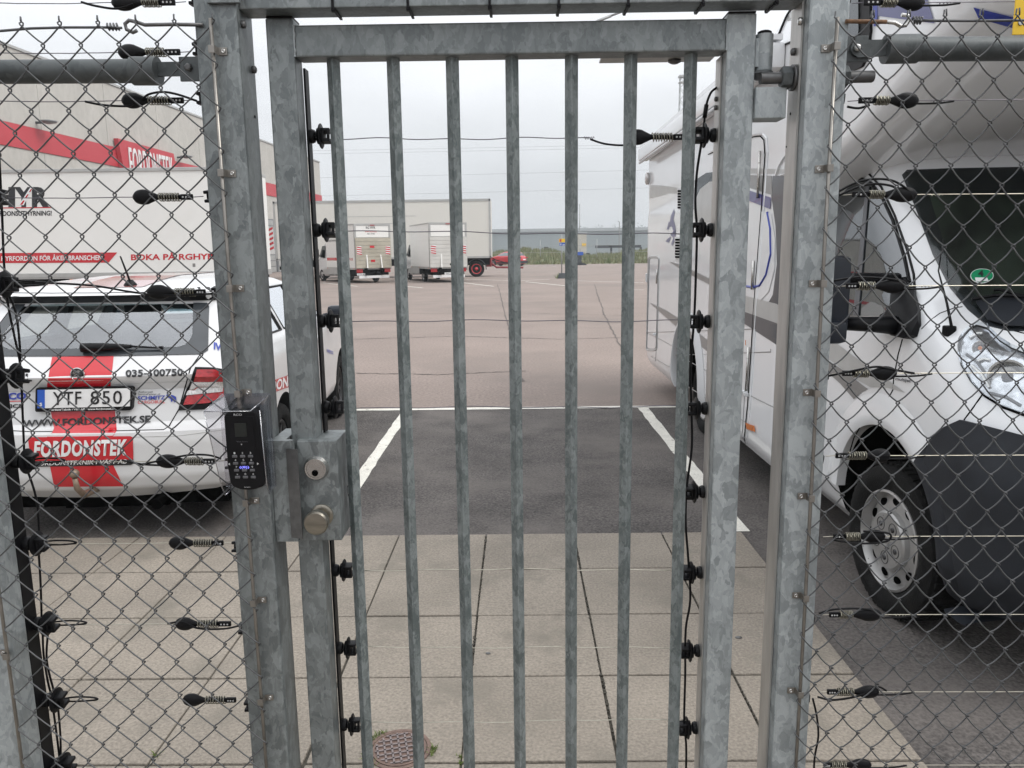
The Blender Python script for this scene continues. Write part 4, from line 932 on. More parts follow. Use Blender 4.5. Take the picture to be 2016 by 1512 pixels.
# number plate
P0 = hitpx(165, 787, hbv); ysh = (HI @ P0).y-.035
def PL(x, y, o=0.0):
    # plane of the plate in car space
    n = HC.to_3x3() @ Vector((0, 1, 0)); c = HC @ Vector((0, ysh-o, 0)); d = ray(x, y); return CAM+d*((c-CAM).dot(n)/d.dot(n))
def plq(name, pts, m, parent, o=0.0, th=.008):
    n = HC.to_3x3() @ Vector((0, th, 0)); mb = MB(); mb.prism([PL(x, y, o) for x, y in pts], n); return ob(name, mb, m, parent)
pl = plq('number_plate', [(72, 764), (257, 761), (260, 764), (259, 804), (256, 808), (71, 811), (69, 808), (70, 767)], 'blk', hb, 0, .04)
plq('plate_face', [(74, 768), (256, 764.5), (255.5, 800), (74, 804)], 'txtw', pl, .004); plq('euro_band', [(73.5, 768), (88, 767.7), (88, 803.8), (73.5, 804)], 'bluesign', pl, .0055)
pm = lambda x, y: PL(x, y, .007)
text_on('plate_text', 'YTF', (104, 797.5), (160, 796.3), 26, 'txt', pl, pm, .006, space=1.1); text_on('plate_text', '850', (178, 796), (240, 794.8), 26, 'txt', pl, pm, .006, space=1.15)
text_on('country_letter', 'S', (78, 799), (83, 799), 6, 'txtw', pl, pm, .03)
text_on('dealer_text', 'FordonsTeknik i Väst AB   www.fordonstek.se', (98, 808.6), (227, 806.2), 3.6, 'txtw', pl, lambda x, y: PL(x, y, .003), .02)
hm = on(hbv, .006); T_ = lambda *a, **k: text_on('lettering', *a, hb, hm, **k)
T_('035-100750', (248, 741.5), (361, 739), 12, 'txt', bold=.03)
T_('IL', (45, 750), (64, 749.5), 13, 'txt', bold=.04)
T_('IVECO', (-14, 787), (53, 785), 12, 'txtb', bold=.05); dec('iveco_line', [(-20, 790), (47, 788.6), (47, 790.3), (-20, 792)], 'red', off=.005, skirt=0)
T_('SERVICE', (-14, 804), (46, 802.5), 7, 'txt', bold=.04)
T_('Authorized', (273, 773.3), (301, 773), 3.4, 'grey2', bold=.01); T_('ServicePartner of', (273, 778), (316, 777.4), 3.4, 'grey2', bold=.01)
T_('SCHMITZ', (272, 787.5), (326, 786), 7.5, 'txtb', bold=.03); T_('CARGOBULL', (272, 795), (326, 793.5), 6, 'red', bold=.01)
dec('elephant_emblem', [(328, 779), (329, 775), (333, 774.5), (332, 778), (335, 781), (338, 777), (343, 779), (347, 781), (348, 788), (346, 792), (344, 792), (343.5, 787), (340, 787), (339, 791), (337, 791), (336.5, 785), (332, 783)], 'txtb', off=.005, step=8, skirt=0)
T_('WWW.FORDONSTEK.SE', (46, 841), (297, 831.5), 13.5, 'txt', bold=.035)
T_('IVECO', (421, 688), (470, 700), 13, 'txtb', bold=.04)
stk = dec('red_sticker', [(56, 863), (61, 860.5), (257, 858.5), (262, 861), (263, 904), (62, 907)], 'red', off=.005, step=12, skirt=.002)
text_on('lettering', 'FORDONSTEK', (68, 897.5), (251, 893.5), 28, 'txtw', stk, on(hbv, .009), bold=.045, shear=.12, space=1.12)
bs = dec('black_sticker', [(60, 907), (263, 904), (263, 912), (258, 915), (66, 918.5), (62, 915)], 'txt', off=.005, step=12, skirt=.002)
text_on('lettering', 'FORDONSTEKNIK I VÄST AB -', (72, 915.5), (259, 911), 8, 'txtw', bs, on(hbv, .009), bold=.01, shear=.2)
# badge
c = hitpx(154.5, 737.5, hbv, .004); ax = (HC.to_3x3() @ Vector((0, -1, .0))).normalized()
mb = MB(); mb.lathe([(0, .038), (.008, .038), (.010, .034), (.006, .032), (.004, .031), (.004, .001)], c, ax, 36); bd_ = ob('badge', mb, 'chromeb', hb, 30)
bw = lambda x, y: c+ax*.0055+Vector((x, 0, y))
mb = MB(); mb.lathe([(.0045, .030), (.0052, .0298), (.0052, .001)], c, ax, 30); ob('badge_field', mb, 'txt', bd_)
mb = MB()
for pts in ([(-.022, -.014), (-.004, -.002), (.012, -.002), (.012, .004), (-.006, .004), (-.02, -.004)], [(-.018, .0), (-.008, .008), (.010, .008), (.018, .02), (.004, .024), (-.006, .014), (-.018, .008)], [(.004, -.024), (.022, -.01), (.006, -.006), (-.006, -.018)], [(-.026, -.002), (-.024, .012), (-.012, .022), (-.016, .012)]):
    mb.prism([bw(x, y) for x, y in pts], ax*.003)
x = ob('winged_arrow', mb, 'chromeb', bd_); x['kind'] = 'stuff'
# wiper
A, B, C_ = hitpx(165, 691, hbv, .03), hitpx(262, 688, hbv, .03), hitpx(319, 689, hbv, .02)
mb = MB(); mb.tube([A, A.lerp(B, .4), A.lerp(B, .75), B], [.026, .024, .017, .010], 8); mb.tube([B, C_], .006, 6); wp = ob('rear_wiper', mb, 'blk', hb)
mb = MB(); mb.box(C_-Vector((.012, .008, .008)), C_+Vector((.012, .006, .010)), .003); ob('wiper_tip', mb, 'blk', wp)
# antenna
c = hitpx(257, 562, hbv, -.01); tip = atY(237, 505, c.y-.12)
mb = MB(); mb.lathe([(0, .045), (.02, .035), (.045, .014)], c, (0, 0, 1), 14); mb.tube([c+Vector((0, 0, .03)), tip], [.007, .0045], 7); ob('antenna', mb, 'blk', hb)
# tow bar
c = HC @ Vector((.03, -.09, .40))
c = atY(147, 938, 4.0)
mb = MB(); mb.tube([c+Vector((0, 0, -.01)), c+Vector((0, .01, -.07)), c+Vector((.01, .05, -.12)), c+Vector((.01, .3, -.13))], [.014, .016, .02, .024], 10); tb = ob('tow_bar', mb, 'towball', hb)
mb = MB(); bmesh.ops.create_icosphere(mb.b, subdivisions=3, radius=.026); bmesh.ops.translate(mb.b, vec=c+Vector((0, 0, .015)), verts=mb.b.verts); ob('tow_ball', mb, 'towball', tb, 60)
mb = MB(); mb.box((-.7, .15, .2), (.7, 4.0, .34)); mb.tube([(.35, .2, .25), (.35, .0, .24)], .03, 10); mb.box((-.3, .3, .14), (.3, .9, .3)); hlocal(mb, 'underbody', 'dark', hb)
# interior
for s in (-.36, .36):
    mb = MB(); mb.box((s-.24, 1.75, .55), (s+.24, 1.95, 1.10), .05); mb.box((s-.23, 1.9, .5), (s+.23, 2.4, .72), .05); f = hlocal(mb, 'front_seat', 'seat', hb, 40)
    mb = MB(); mb.box((s-.13, 1.76, 1.12), (s+.13, 1.88, 1.33), .05); hlocal(mb, 'headrest', 'seat', f, 40)
    mb = MB(); mb.box((s-.12, 1.08, 1.02), (s+.12, 1.16, 1.16), .04); hlocal(mb, 'headrest', 'seat', f, 40)
mb = MB(); mb.box((-.62, 1.05, .5), (.62, 1.2, 1.04), .05); hlocal(mb, 'rear_seat', 'seat', hb, 40)
mb = MB(); mb.box((-.66, 2.75, .7), (.66, 3.1, 1.04), .04); hlocal(mb, 'dashboard', 'seat', hb, 40)
mb = MB(); ctr = Vector((-.36, 2.55, 1.02)); mb.tube([ctr+Vector((math.cos(a)*.18, math.sin(a)*.06, math.sin(a)*.17)) for a in [2*math.pi*i/24 for i in range(24)]], .014, 6, closed=True); 
mb2 = MB(); mb2.tube([Vector((.36, 2.5, 1.03))+Vector((math.cos(a)*.18, math.sin(a)*.06, math.sin(a)*.17)) for a in [2*math.pi*i/24 for i in range(24)]], .014, 6, closed=True); mb.b.free(); hlocal(mb2, 'steering_wheel', 'seat', hb)
# lettering on the right flank (seen between the posts)
dec('flank_ribbon', [(500, 762), (600, 727), (600, 750), (500, 786)], 'red', off=.004, step=14, skirt=0)
T_('FORDONSTEK', (505, 781), (598, 748), 19, 'txtw', bold=.03, shear=.1)
T_('IVECO', (643, 693), (655, 698), 6, 'txtb', bold=.03)

# ================================================================== MOTORHOME
mh = thing('motorhome', (2.6, 5.5, 0), 'white overcab motorhome with grey and blue stripes parked right of the gate', 'motorhome')
CK = [(.22, 2.62, 5.0, .90, .30, .1), (.30, 2.47, 5.0, .97, .34, .1), (.42, 2.38, 5.0, 1.015, .36, .1), (.80, 2.36, 5.0, 1.03, .38, .1), (1.0, 2.42, 5.0, 1.03, .42, .1), (1.12, 2.50, 5.0, 1.025, .46, .1), (1.22, 2.60, 5.0, 1.02, .50, .1), (1.30, 2.74, 5.0, 1.01, .50, .1), (1.36, 2.90, 5.0, 1.0, .48, .1), (1.42, 3.02, 5.0, .985, .46, .1), (1.60, 3.20, 5.0, .955, .40, .1), (1.90, 3.50, 5.0, .90, .36, .1), (2.05, 3.66, 5.0, .87, .34, .1), (2.12, 3.8, 5.0, .84, .3, .1)]
cab_l = finish(loft(CK, 2.63, .10, 0, dz=.03, ne=16, ns=40), 'cab', ['camper'], mh, 35)
cbv = bvh_of(cab_l)
WC = Vector((1.632, 3.25, .34))
cabm = boolean(cab_l.copy(), [cyl_mesh((1.45, 3.30, .36), (1, 0, 0), .485, 1.0, 56), cyl_mesh((3.8, 3.30, .36), (1, 0, 0), .485, 1.0, 56)], ['camper', 'dark'], 35); link('cab', cabm, mh)
KK = [(.27, 4.25, 9.2, 1.10, .2, .12), (.34, 4.2, 9.3, 1.135, .2, .15), (.45, 4.2, 9.32, 1.15, .2, .15), (1.85, 4.2, 9.35, 1.15, .2, .15), (1.93, 4.05, 9.35, 1.15, .25, .15), (2.0, 3.72, 9.35, 1.145, .4, .15), (2.06, 3.40, 9.35, 1.14, .5, .15), (2.14, 3.08, 9.35, 1.14, .55, .15), (2.24, 2.80, 9.35, 1.145, .5, .15), (2.38, 2.52, 9.35, 1.15, .42, .15), (2.6, 2.28, 9.35, 1.15, .34, .15), (2.74, 2.22, 9.33, 1.15, .32, .15), (2.82, 2.2, 9.25, 1.12, .32, .15), (2.86, 2.2, 5.4, 1.11, .32, .3), (3.02, 2.3, 4.9, 1.06, .34, .3), (3.10, 2.6, 4.4, .9, .3, .3)]
coach_l = finish(loft(KK, 2.67, .14, .02, dz=.035, ne=16, ns=50), 'coach_body', ['camper'], mh, 35)
kbv = bvh_of(coach_l)
coach = boolean(coach_l.copy(), [cyl_mesh((1.5, 6.92, .40), (1, 0, 0), .58, .6, 48), cyl_mesh((3.85, 6.92, .40), (1, 0, 0), .58, .6, 48)], ['camper', 'dark'], 35); link('coach_body', coach, mh)
wheel(mh, WC+Vector((.075, 0, 0)), .34, .215, -1, 'hub', R(5), 56)
wheel(mh, (3.62, 3.30, .34), .34, .215, 1, 'hub', R(5), 40)
wheel(mh, (1.70, 6.68, .34), .34, .215, -1, 'steel', 0, 36); wheel(mh, (3.62, 6.68, .34), .34, .215, 1, 'steel', 0, 36)
mb = MB(); mb.box((1.9, 2.7, .25), (3.4, 9, .6)); mb.box((1.62, 4.4, .26), (1.9, 6, .5)); ob('underbody', mb, 'dark', mh)
# wheel arch flares
def flare(cx, cy, cz, r0, r1, bulge, a0, a1, bv, name, m='camper', face=-1):
    mb = MB(); prof = [0, .12, .35, .7, 1]; hb_ = [.6, 1, .95, .45, 0]; rows = []
    n = 40
    for i in range(n+1):
        a = R(a0+(a1-a0)*i/n); row = []
        for t, h in zip(prof, hb_):
            rr = r0+(r1-r0)*t; y = cy+math.cos(a)*rr; z = max(.2, cz+math.sin(a)*rr)
            l = bv.ray_cast(Vector((cx-1.5, y, z)), Vector((1, 0, 0)))[0]
            if l is None: l = bv.find_nearest(Vector((cx, y, z)))[0]
            row.append(mb.b.verts.new((l.x-bulge*h-.002, y, z)))
        # inner return
        v = row[0].co; row.insert(0, mb.b.verts.new((v.x+.045, v.y, v.z))); rows.append(row)
    for A, B in zip(rows, rows[1:]):
        for j in range(len(A)-1): mb.b.faces.new((A[j], A[j+1], B[j+1], B[j]))
    return ob(name, mb, m, mh, 45)
flare(1.6, 3.30, .36, .478, .62, .020, 8, 126, cbv, 'wheel_arch_flare')
flare(1.6, 3.30, .36, .480, .60, .020, 124, 200, cbv, 'bumper_arch_edge', 'plast')
flare(1.52, 6.92, .40, .565, .68, .035, -12, 190, kbv, 'wheel_arch_spat', 'skirt')
cd_ = lambda n, p, m, **k: decal(n, p, cbv, m, mh, **k)
XM = 2.63
def ex(x, y, X=2.75):
    # the surface point at the same height as pixel (x, y), carried across to X
    z = hitpx(x, y, cbv).z; l = cbv.ray_cast(Vector((X, -5, z)), Vector((0, 1, 0)))[0]; return pj(l)
kd_ = lambda n, p, m, **k: decal(n, p, kbv, m, mh, **k)
# windscreen with curtain behind
wsp = [(1776, 345), (1786, 335), (1850, 333), (1950, 331), ex(1950, 331, 2.3), ex(1950, 331), ex(2000, 653), ex(2000, 653, 2.3), (1985, 652), (1942, 641), (1905, 610), (1870, 567), (1836, 501), (1801, 406)]
across(cd_('windscreen_frame', wsp, 'frit', off=.003, step=20), XM)
across(cd_('curtain', [(1830, 385), ex(1880, 382), ex(1930, 590), (1930, 592), (1895, 560), (1868, 510)], 'curtain', off=.006, step=18, skirt=0), XM)
across(cd_('windscreen', [(1784, 343), (1850, 337), ex(1930, 336), ex(1990, 648), (1944, 636), (1875, 565), (1842, 500), (1806, 406)], 'wsglass', off=.016, step=20), XM)
across(cd_('scuttle_panel', [(1921, 601), (1960, 592), ex(1960, 592, 2.2), ex(1960, 592), ex(1985, 650), ex(1985, 650, 2.2), (1985, 650), (1944, 637)], 'plast', off=.022, step=18), XM)
seam([(1915, 603), (1960, 596), (2030, 600), (2100, 606)], cbv, mh, 'wiper_blade', 'blk', .007, .035)
c = hitpx(1960, 625, cbv, .03)
seam([(1955, 580), (2016, 597), (2090, 612)], cbv, mh, 'wiper_arm', 'blk', .006, .03)
gs = cd_('green_sticker', [(1932+22*math.cos(a), 549+14.5*math.sin(a)) for a in [2*math.pi*i/28 for i in range(28)]], 'txtw', off=.019, step=12, skirt=0)
decal('sticker_face', [(1932+20.5*math.cos(a), 549+13.2*math.sin(a)) for a in [2*math.pi*i/28 for i in range(28)]], cbv, 'green', gs, .021, 12, 0)
decal('sticker_strip', [(1919, 553), (1943, 553), (1946, 560), (1921, 561)], cbv, 'txtw', gs, .0225, 12, 0)
text_on('sticker_number', '4', (1925, 551), (1936, 551), 12, 'txt', gs, on(cbv, .0235), .02)
# cab door window
cd_('door_window', [(1620, 353), (1700, 354), (1716, 361), (1735, 388), (1757, 432), (1780, 505), (1790, 556), (1780, 600), (1760, 622), (1620, 622)], 'dkglass', off=.006, step=14)
seam([(1600, 331), (1650, 331), (1688, 333), (1712, 343), (1735, 368), (1762, 425), (1787, 495), (1799, 540), (1802, 580), (1798, 640)], cbv, mh, 'door_seal', 'blk', .0055, .002)
seam([(1600, 352), (1700, 353), (1717, 361), (1738, 390), (1759, 435), (1782, 508), (1792, 556)], cbv, mh, 'window_seal', 'blk', .008, .005)
cd_('window_divider', [(1709, 368), (1715, 368), (1694, 622), (1684, 622)], 'grey2', off=.012, step=14)
cd_('mirror_base', [(1766, 560), (1790, 552), (1803, 572), (1813, 615), (1814, 640), (1806, 663), (1793, 668), (1768, 662), (1740, 646), (1745, 622), (1762, 612)], 'blk', off=.03, step=14, skirt=.04)
seam([(1777, 668), (1768, 700), (1760, 745), (1758, 768), (1749, 785), (1741, 820), (1739, 832)], cbv, mh, 'door_seam')
seam([(1738, 838), (1716, 831), (1700, 838), (1686, 862), (1677, 893)], cbv, mh, 'arch_seam', 'dark', .003, .012)
seam([(1814, 648), (1830, 632), (1850, 617), (1880, 606), (1895, 604)], cbv, mh, 'bonnet_seam', 'dark', .0025)
seam([(1962, 640), (1990, 650), (2040, 662), (2100, 680)], cbv, mh, 'bonnet_seam', 'dark', .003)
seam([(1934, 777), (1918, 800), (1898, 827)], cbv, mh, 'bumper_seam', 'dark', .003)
# mirror arms and housing
hU = hitpx(1775, 552, cbv, .02); hL = hitpx(1775, 642, cbv, .02)
mU = atY(1652, 549, 3.36); mL = atY(1652, 636, 3.36)
mb = MB(); mb.tube([hU, hU.lerp(mU, .5), mU], .026, 8); mr_ = ob('mirror_arm', mb, 'blk', mh)
mb = MB(); mb.tube([hL, hL.lerp(mL, .5), mL], [.04, .032, .03], 8); ob('mirror_arm', mb, 'blk', mh)
mb = MB(); a = atY(1596, 504, 3.36); b_ = atY(1664, 650, 3.36); mb.box((a.x-.06, 3.30, b_.z-.02), (b_.x-.005, 3.43, a.z), .035); ob('wing_mirror', mb, 'mirror_case', mh, 50)
mb = MB(); mb.box((a.x-.05, 3.25, b_.z-.05), (b_.x-.03, 3.34, b_.z+.05), .03); ob('mirror_foot', mb, 'mirror_case', mh, 50)
# headlamp
hlp = [(1923, 642), (1908, 650), (1899, 660), (1890, 675), (1888, 690), (1894, 719), (1912, 750), (1939, 780), (1976, 803), (2016, 818), (2070, 832), (2090, 770), (2070, 722), (2016, 697), (1991, 687), (1968, 672), (1944, 648)]
hd = cd_('headlamp', hlp, 'frit', off=.003, step=12)
decal('reflector_shell', [(1932+(x-1932)*.965+1.5, 735+(y-735)*.955) for x, y in hlp], cbv, 'chrome', hd, .006, 7)
for (x, y, r, nm) in ((1931, 688, .026, 'indicator_bowl'), (1984, 745, .062, 'main_bowl')):
    c = hitpx(x, y, cbv, .008); d = Vector((-.55, -.8, .1)).normalized()
    mb = MB(); mb.lathe([(-.03, r*.5), (0, r), (.006, r*1.02), (.006, r*.9), (-.01, r*.7), (-.02, r*.35), (.0, r*.3), (.004, .001)], c, d, 32); ob(nm, mb, 'steel' if r > .05 else 'clearlens', hd, 25)
    mb = MB(); mb.tube([c+d*.007+d.orthogonal().normalized()*0+Vector((0, 0, 0))]+[c+d*.012], [r*.3, r*.25], 14); ob('bulb_cap', mb, 'grey2' if r > .05 else 'orange', hd)
for k, (p, q) in enumerate((((1905, 700), (1940, 735)), ((1915, 722), (1950, 765)), ((1948, 690), (1975, 700)), ((1925, 715), (1950, 712)), ((1950, 775), (2010, 800)), ((1910, 668), (1935, 660)))):
    seam([p, ((p[0]+q[0])/2+2, (p[1]+q[1])/2-4), q], cbv, hd, 'reflector_rib', 'steel' if k % 2 else 'grey2', .006, .010)
decal('headlamp_lens', [(1932+(x-1932)*.985+1, 735+(y-735)*.98) for x, y in hlp], cbv, 'lamp', hd, .030, 12, .024)
seam(hlp, cbv, hd, 'lamp_gap', 'dark', .004, .003, close=True)
def mirror_x(o, parent, X):
    me = o.data.copy(); rt = root_of(parent).location
    for v in me.vertices: v.co.x = 2*(X-rt.x)-v.co.x
    me.flip_normals(); c = bpy.data.objects.new(o.name.split('.')[0], me); SC.collection.objects.link(c); c.parent = parent; return c
kids = list(hd.children); hm2 = mirror_x(hd, mh, XM)
for k in kids: mirror_x(k, hm2, XM)
# bumper cladding
across(cd_('front_bumper', [(1898, 827), (1960, 843), (2016, 858), ex(2016, 858, 1.9), ex(2016, 858, 2.2), ex(2016, 858, 2.5), ex(2016, 858), ex(2016, 1200), ex(2016, 1200, 2.4), ex(2016, 1200, 2.0), (2016, 1216), (1945, 1199), (1900, 1178), (1887, 1107), (1876, 1035), (1861, 976), (1844, 936), (1828, 908), (1834, 885), (1844, 861), (1868, 841)], 'plast', off=.022, step=24, skirt=.03), XM)
# antenna on wing
c = hitpx(1869, 652, cbv, .0); tp = hitpx(1858, 560, cbv, .10)
mb = MB(); mb.box(c-Vector((.02, .02, .02)), c+Vector((.018, .02, .022)), .006); mb.tube([c+Vector((-.004, -.02, .02)), c.lerp(tp, .45)+Vector((0, -.02, 0)), tp, atY(1857, 470, tp.y+.12)], [.006, .005, .003, .002], 6); ob('antenna', mb, 'blk', mh)
text_on('lettering', 'multijet', (1765, 748), (1796, 753), 6, 'grey2', mh, on(cbv, .006), .03, .2)
# stripes on cab door
cd_('light_grey_stripe', [(1610, 655), (1640, 670), (1706, 719), (1745, 745), (1783, 773), (1750, 764), (1714, 762), (1684, 745), (1640, 712), (1610, 695)], 'grey3', off=.003, step=14, skirt=0)
cd_('dark_grey_stripe', [(1610, 698), (1640, 715), (1661, 729), (1710, 766), (1697, 772), (1682, 786), (1655, 755), (1610, 715)], 'grey1', off=.003, step=14, skirt=0)
# coach graphics, door, lockers
kd_('light_grey_stripe', [(1420, 330), (1540, 333), (1553, 334), (1553, 343), (1540, 342), (1420, 341)], 'grey3', off=.003, step=20, skirt=0)
kd_('dark_grey_stripe', [(1420, 343), (1520, 346), (1521, 384), (1470, 368), (1420, 355)], 'grey1', off=.003, step=20, skirt=0)
kd_('violet_stripe', [(1420, 355), (1470, 373), (1519, 389), (1518, 412), (1470, 393), (1420, 376)], 'blue', off=.004, step=16, skirt=0)
kd_('dark_panel', [(1522, 346), (1553, 346), (1553, 700), (1540, 686), (1470, 640), (1500, 620), (1522, 580), (1530, 520), (1528, 450), (1519, 385)], 'grey2', off=.002, step=20, skirt=0)
kd_('white_field', [(1420, 400), (1519, 420), (1527, 470), (1526, 530), (1514, 575), (1490, 600), (1420, 598)], 'camper', off=.0035, step=18, skirt=0)
seam([(1512, 418), (1518, 450), (1519, 500), (1510, 540), (1497, 562), (1482, 566), (1465, 562)], kbv, mh, 'blue_pinstripe', 'txtb', .008, .004)
kd_('light_grey_stripe', [(1440, 575), (1530, 598), (1553, 612), (1553, 640), (1530, 640), (1440, 612)], 'grey3', off=.005, step=20, skirt=0)
kd_('dark_grey_stripe', [(1440, 604), (1530, 636), (1553, 650), (1553, 690), (1530, 668), (1440, 625)], 'grey2', off=.0055, step=20, skirt=0)
kd_('light_grey_stripe', [(1280, 364), (1300, 365), (1345, 371), (1345, 382), (1320, 380), (1279, 391)], 'grey3', off=.003, step=14, skirt=0)
kd_('dark_grey_stripe', [(1279, 596), (1310, 610), (1345, 632), (1420, 690), (1420, 712), (1345, 655), (1315, 628)], 'grey1', off=.003, step=14, skirt=0)
kd_('dark_grey_stripe', [(1318, 515), (1345, 523), (1412, 556), (1412, 568), (1345, 533)], 'grey1', off=.003, step=14, skirt=0)
kd_('side_window', [(1372, 355), (1395, 340), (1440, 335), (1440, 430), (1372, 430)], 'dkglass', off=.02, step=20)
kd_('grey_swoosh', [(1372, 400), (1384, 372), (1402, 358), (1440, 352), (1440, 440), (1372, 432)], 'grey3', off=.024, step=20, skirt=0)
# leaping figure emblem of curved strokes
for s_ in ([(1318, 448), (1321, 425), (1327, 412), (1329, 418), (1326, 432), (1330, 445), (1331, 462), (1327, 458), (1323, 445)], [(1320, 462), (1326, 455), (1331, 452), (1330, 470), (1324, 485), (1322, 480), (1326, 468)], [(1311, 475), (1317, 468), (1322, 466), (1317, 478)], [(1313, 452), (1317, 436), (1319, 438), (1317, 452)]):
    kd_('emblem_stroke', s_, 'blue', off=.003, step=9, skirt=0)
def vent(x0, x1, y0, y1):
    v = kd_('fridge_vent', [(x0, y0), (x1, y0+1), (x1, y1-1), (x0, y1)], 'skirt', off=.015, step=20, skirt=.02)
    k = 7
    for i in range(k):
        y = y0+4+(y1-y0-8)*i/(k-1); mb = MB(); a = hitpx(x0+2, y, kbv, .016); b = hitpx(x1-2, y+.3, kbv, .016); mb.prism([a, b, b+Vector((0, 0, -.018)), a+Vector((0, 0, -.018))], (-.003, 0, 0)); ob('vent_slot', mb, 'dark', v)
vent(1336, 1368, 370, 411); vent(1331, 1362, 466, 508)
def frame(name, x0, y0, x1, y1, r, tilt=0, m='grey3', rad=.007):
    P = []
    for cx_, cy_, a0 in ((x1-r, y0+r, -90), (x1-r, y1-r, 0), (x0+r, y1-r, 90), (x0+r, y0+r, 180)):
        for k in range(5): a = R(a0+22.5*k); P.append((cx_+r*math.cos(a)+tilt*(cy_+r*math.sin(a)-y0), cy_+r*math.sin(a)))
    mb = MB(); mb.tube([hitpx(x, y, kbv, .002) for x, y in P], rad, 6, closed=True); return ob(name, mb, m, mh)
frame('locker_door', 1277, 505, 1299, 690, 6, -.03)
frame('locker_door', 1279, 508, 1297, 687, 5, -.03, 'grey2', .003)
mb = MB(); c = hitpx(1275, 547, kbv, .01); mb.box(c-Vector((.012, .04, .05)), c+Vector((.01, .04, .05)), .008); ob('locker_latch', mb, 'skirt', mh)
for x, y0, y1 in ((1296, 530, 558), (1487, 513, 570), (1500, 297, 390), (1477, 683, 770)):
    a, b_ = hitpx(x, y0, kbv, .012), hitpx(x-(y1-y0)*.05, y1, kbv, .012); mb = MB(); k = 4
    mb.tube([a, b_], .009, 8)
    for i in range(1, k): mb.tube([a.lerp(b_, (i-.02)/k), a.lerp(b_, (i+.02)/k)], .0105, 8)
    o = ob('hinge', mb, 'steel', mh)
# entry door frame
dp = [(1400, 300), (1440, 283), (1490, 265), (1503, 264), (1510, 272), (1512, 300), (1507, 380), (1490, 600), (1478, 790), (1470, 870)]
seam(dp, kbv, mh, 'door_frame', 'camper', .008, .001); seam([(x-5, y+4) for x, y in dp], kbv, mh, 'door_gap', 'dark', .0035, .004)
seam([(1546, 345), (1549, 342), (1538, 345)], kbv, mh, 'trim_line', 'camper', .004, .004)
# cab-side recess shape
seam([(1553, 300), (1544, 310), (1535, 326), (1529, 345)], kbv, mh, 'cab_transition', 'camper', .012, .002)
# skirt panels with joints
for pts in ([(1264, 650), (1300, 668), (1340, 690)], [(1345, 705), (1400, 735), (1460, 770), (1520, 800), (1600, 845)], [(1264, 690), (1300, 712), (1318, 722)], [(1345, 755), (1400, 790), (1470, 832)]):
    seam(pts, kbv, mh, 'skirt_joint', 'grey1', .004)
seam([(1472, 700), (1466, 780), (1462, 850), (1458, 890)], kbv, mh, 'skirt_joint', 'grey1', .004)
seam([(1295, 655), (1292, 690), (1290, 720)], kbv, mh, 'skirt_joint', 'grey1', .004)
kd_('side_marker', [(1471, 832), (1487, 838), (1489, 850), (1473, 844)], 'orange', off=.012, step=14)
kd_('side_marker', [(1261, 672), (1265, 674), (1265, 682), (1261, 680)], 'orange', off=.012, step=14)
for x, y in ((1463, 772), (1472, 776), (1290, 658)): c = hitpx(x, y, kbv, .01); mb = MB(); mb.box(c-Vector((.015, .03, .012)), c+Vector((.012, .03, .012)), .005); ob('skirt_latch', mb, 'skirt', mh)
# awning case and roof rail along the side
mb = MB(); mb.box((1.40, 4.6, 2.62), (1.52, 9.25, 2.76), .02); mb.box((1.42, 4.6, 2.77), (1.5, 9.25, 2.80)); ob('awning_case', mb, 'camper', mh, 40)
mb = MB(); mb.tube([(1.415, 4.6, 2.60), (1.415, 9.2, 2.60)], .015, 6); ob('awning_rail', mb, 'skirt', mh)
mb = MB(); c = Vector((1.505, 9.15, 2.42)); mb.lathe([(-.01, .07), (.02, .07), (.03, .05), (.032, .001)], c, (-1, 0, 0), 20); ob('rear_side_lamp', mb, 'clearlens', mh)
# overcab graphics and window
kd_('violet_stripe', [(1720, -40), (1815, -40), (1842, 46), (1720, 30)], 'blue', off=.004, step=16, skirt=0)
kd_('blue_swoosh', [(1918, 14), (1960, 24), (2040, 42), (2100, 62), (2100, 85), (2016, 60), (1960, 44), (1928, 36)], 'txtb', off=.004, step=16, skirt=0)
ow = kd_('overcab_window', [(1602, -60), (1716, -60), (1718, 60), (1712, 110), (1701, 131), (1682, 140), (1615, 141), (1604, 130)], 'blk', off=.012, step=16, skirt=.015)
decal('window_pane', [(1612, -50), (1697, -50), (1698, 60), (1693, 100), (1684, 112), (1620, 114), (1613, 105)], kbv, 'dkglass', ow, .018, 16)
kd_('blue_edge', [(1720, -50), (1728, -50), (1730, 50), (1722, 52)], 'txtb', off=.005, step=16, skirt=0)
kd_('grey_field', [(1534, 50), (1552, 20), (1578, 8), (1580, 20), (1558, 36)], 'grey3', off=.003, step=18, skirt=0)
seam([(1500, 78), (1530, 30), (1560, 0), (1600, -30)], kbv, mh, 'trim_line', 'blk', .008, .004)
seam([(1520, 100), (1560, 82), (1600, 78)], kbv, mh, 'trim_line', 'blk', .006, .004)

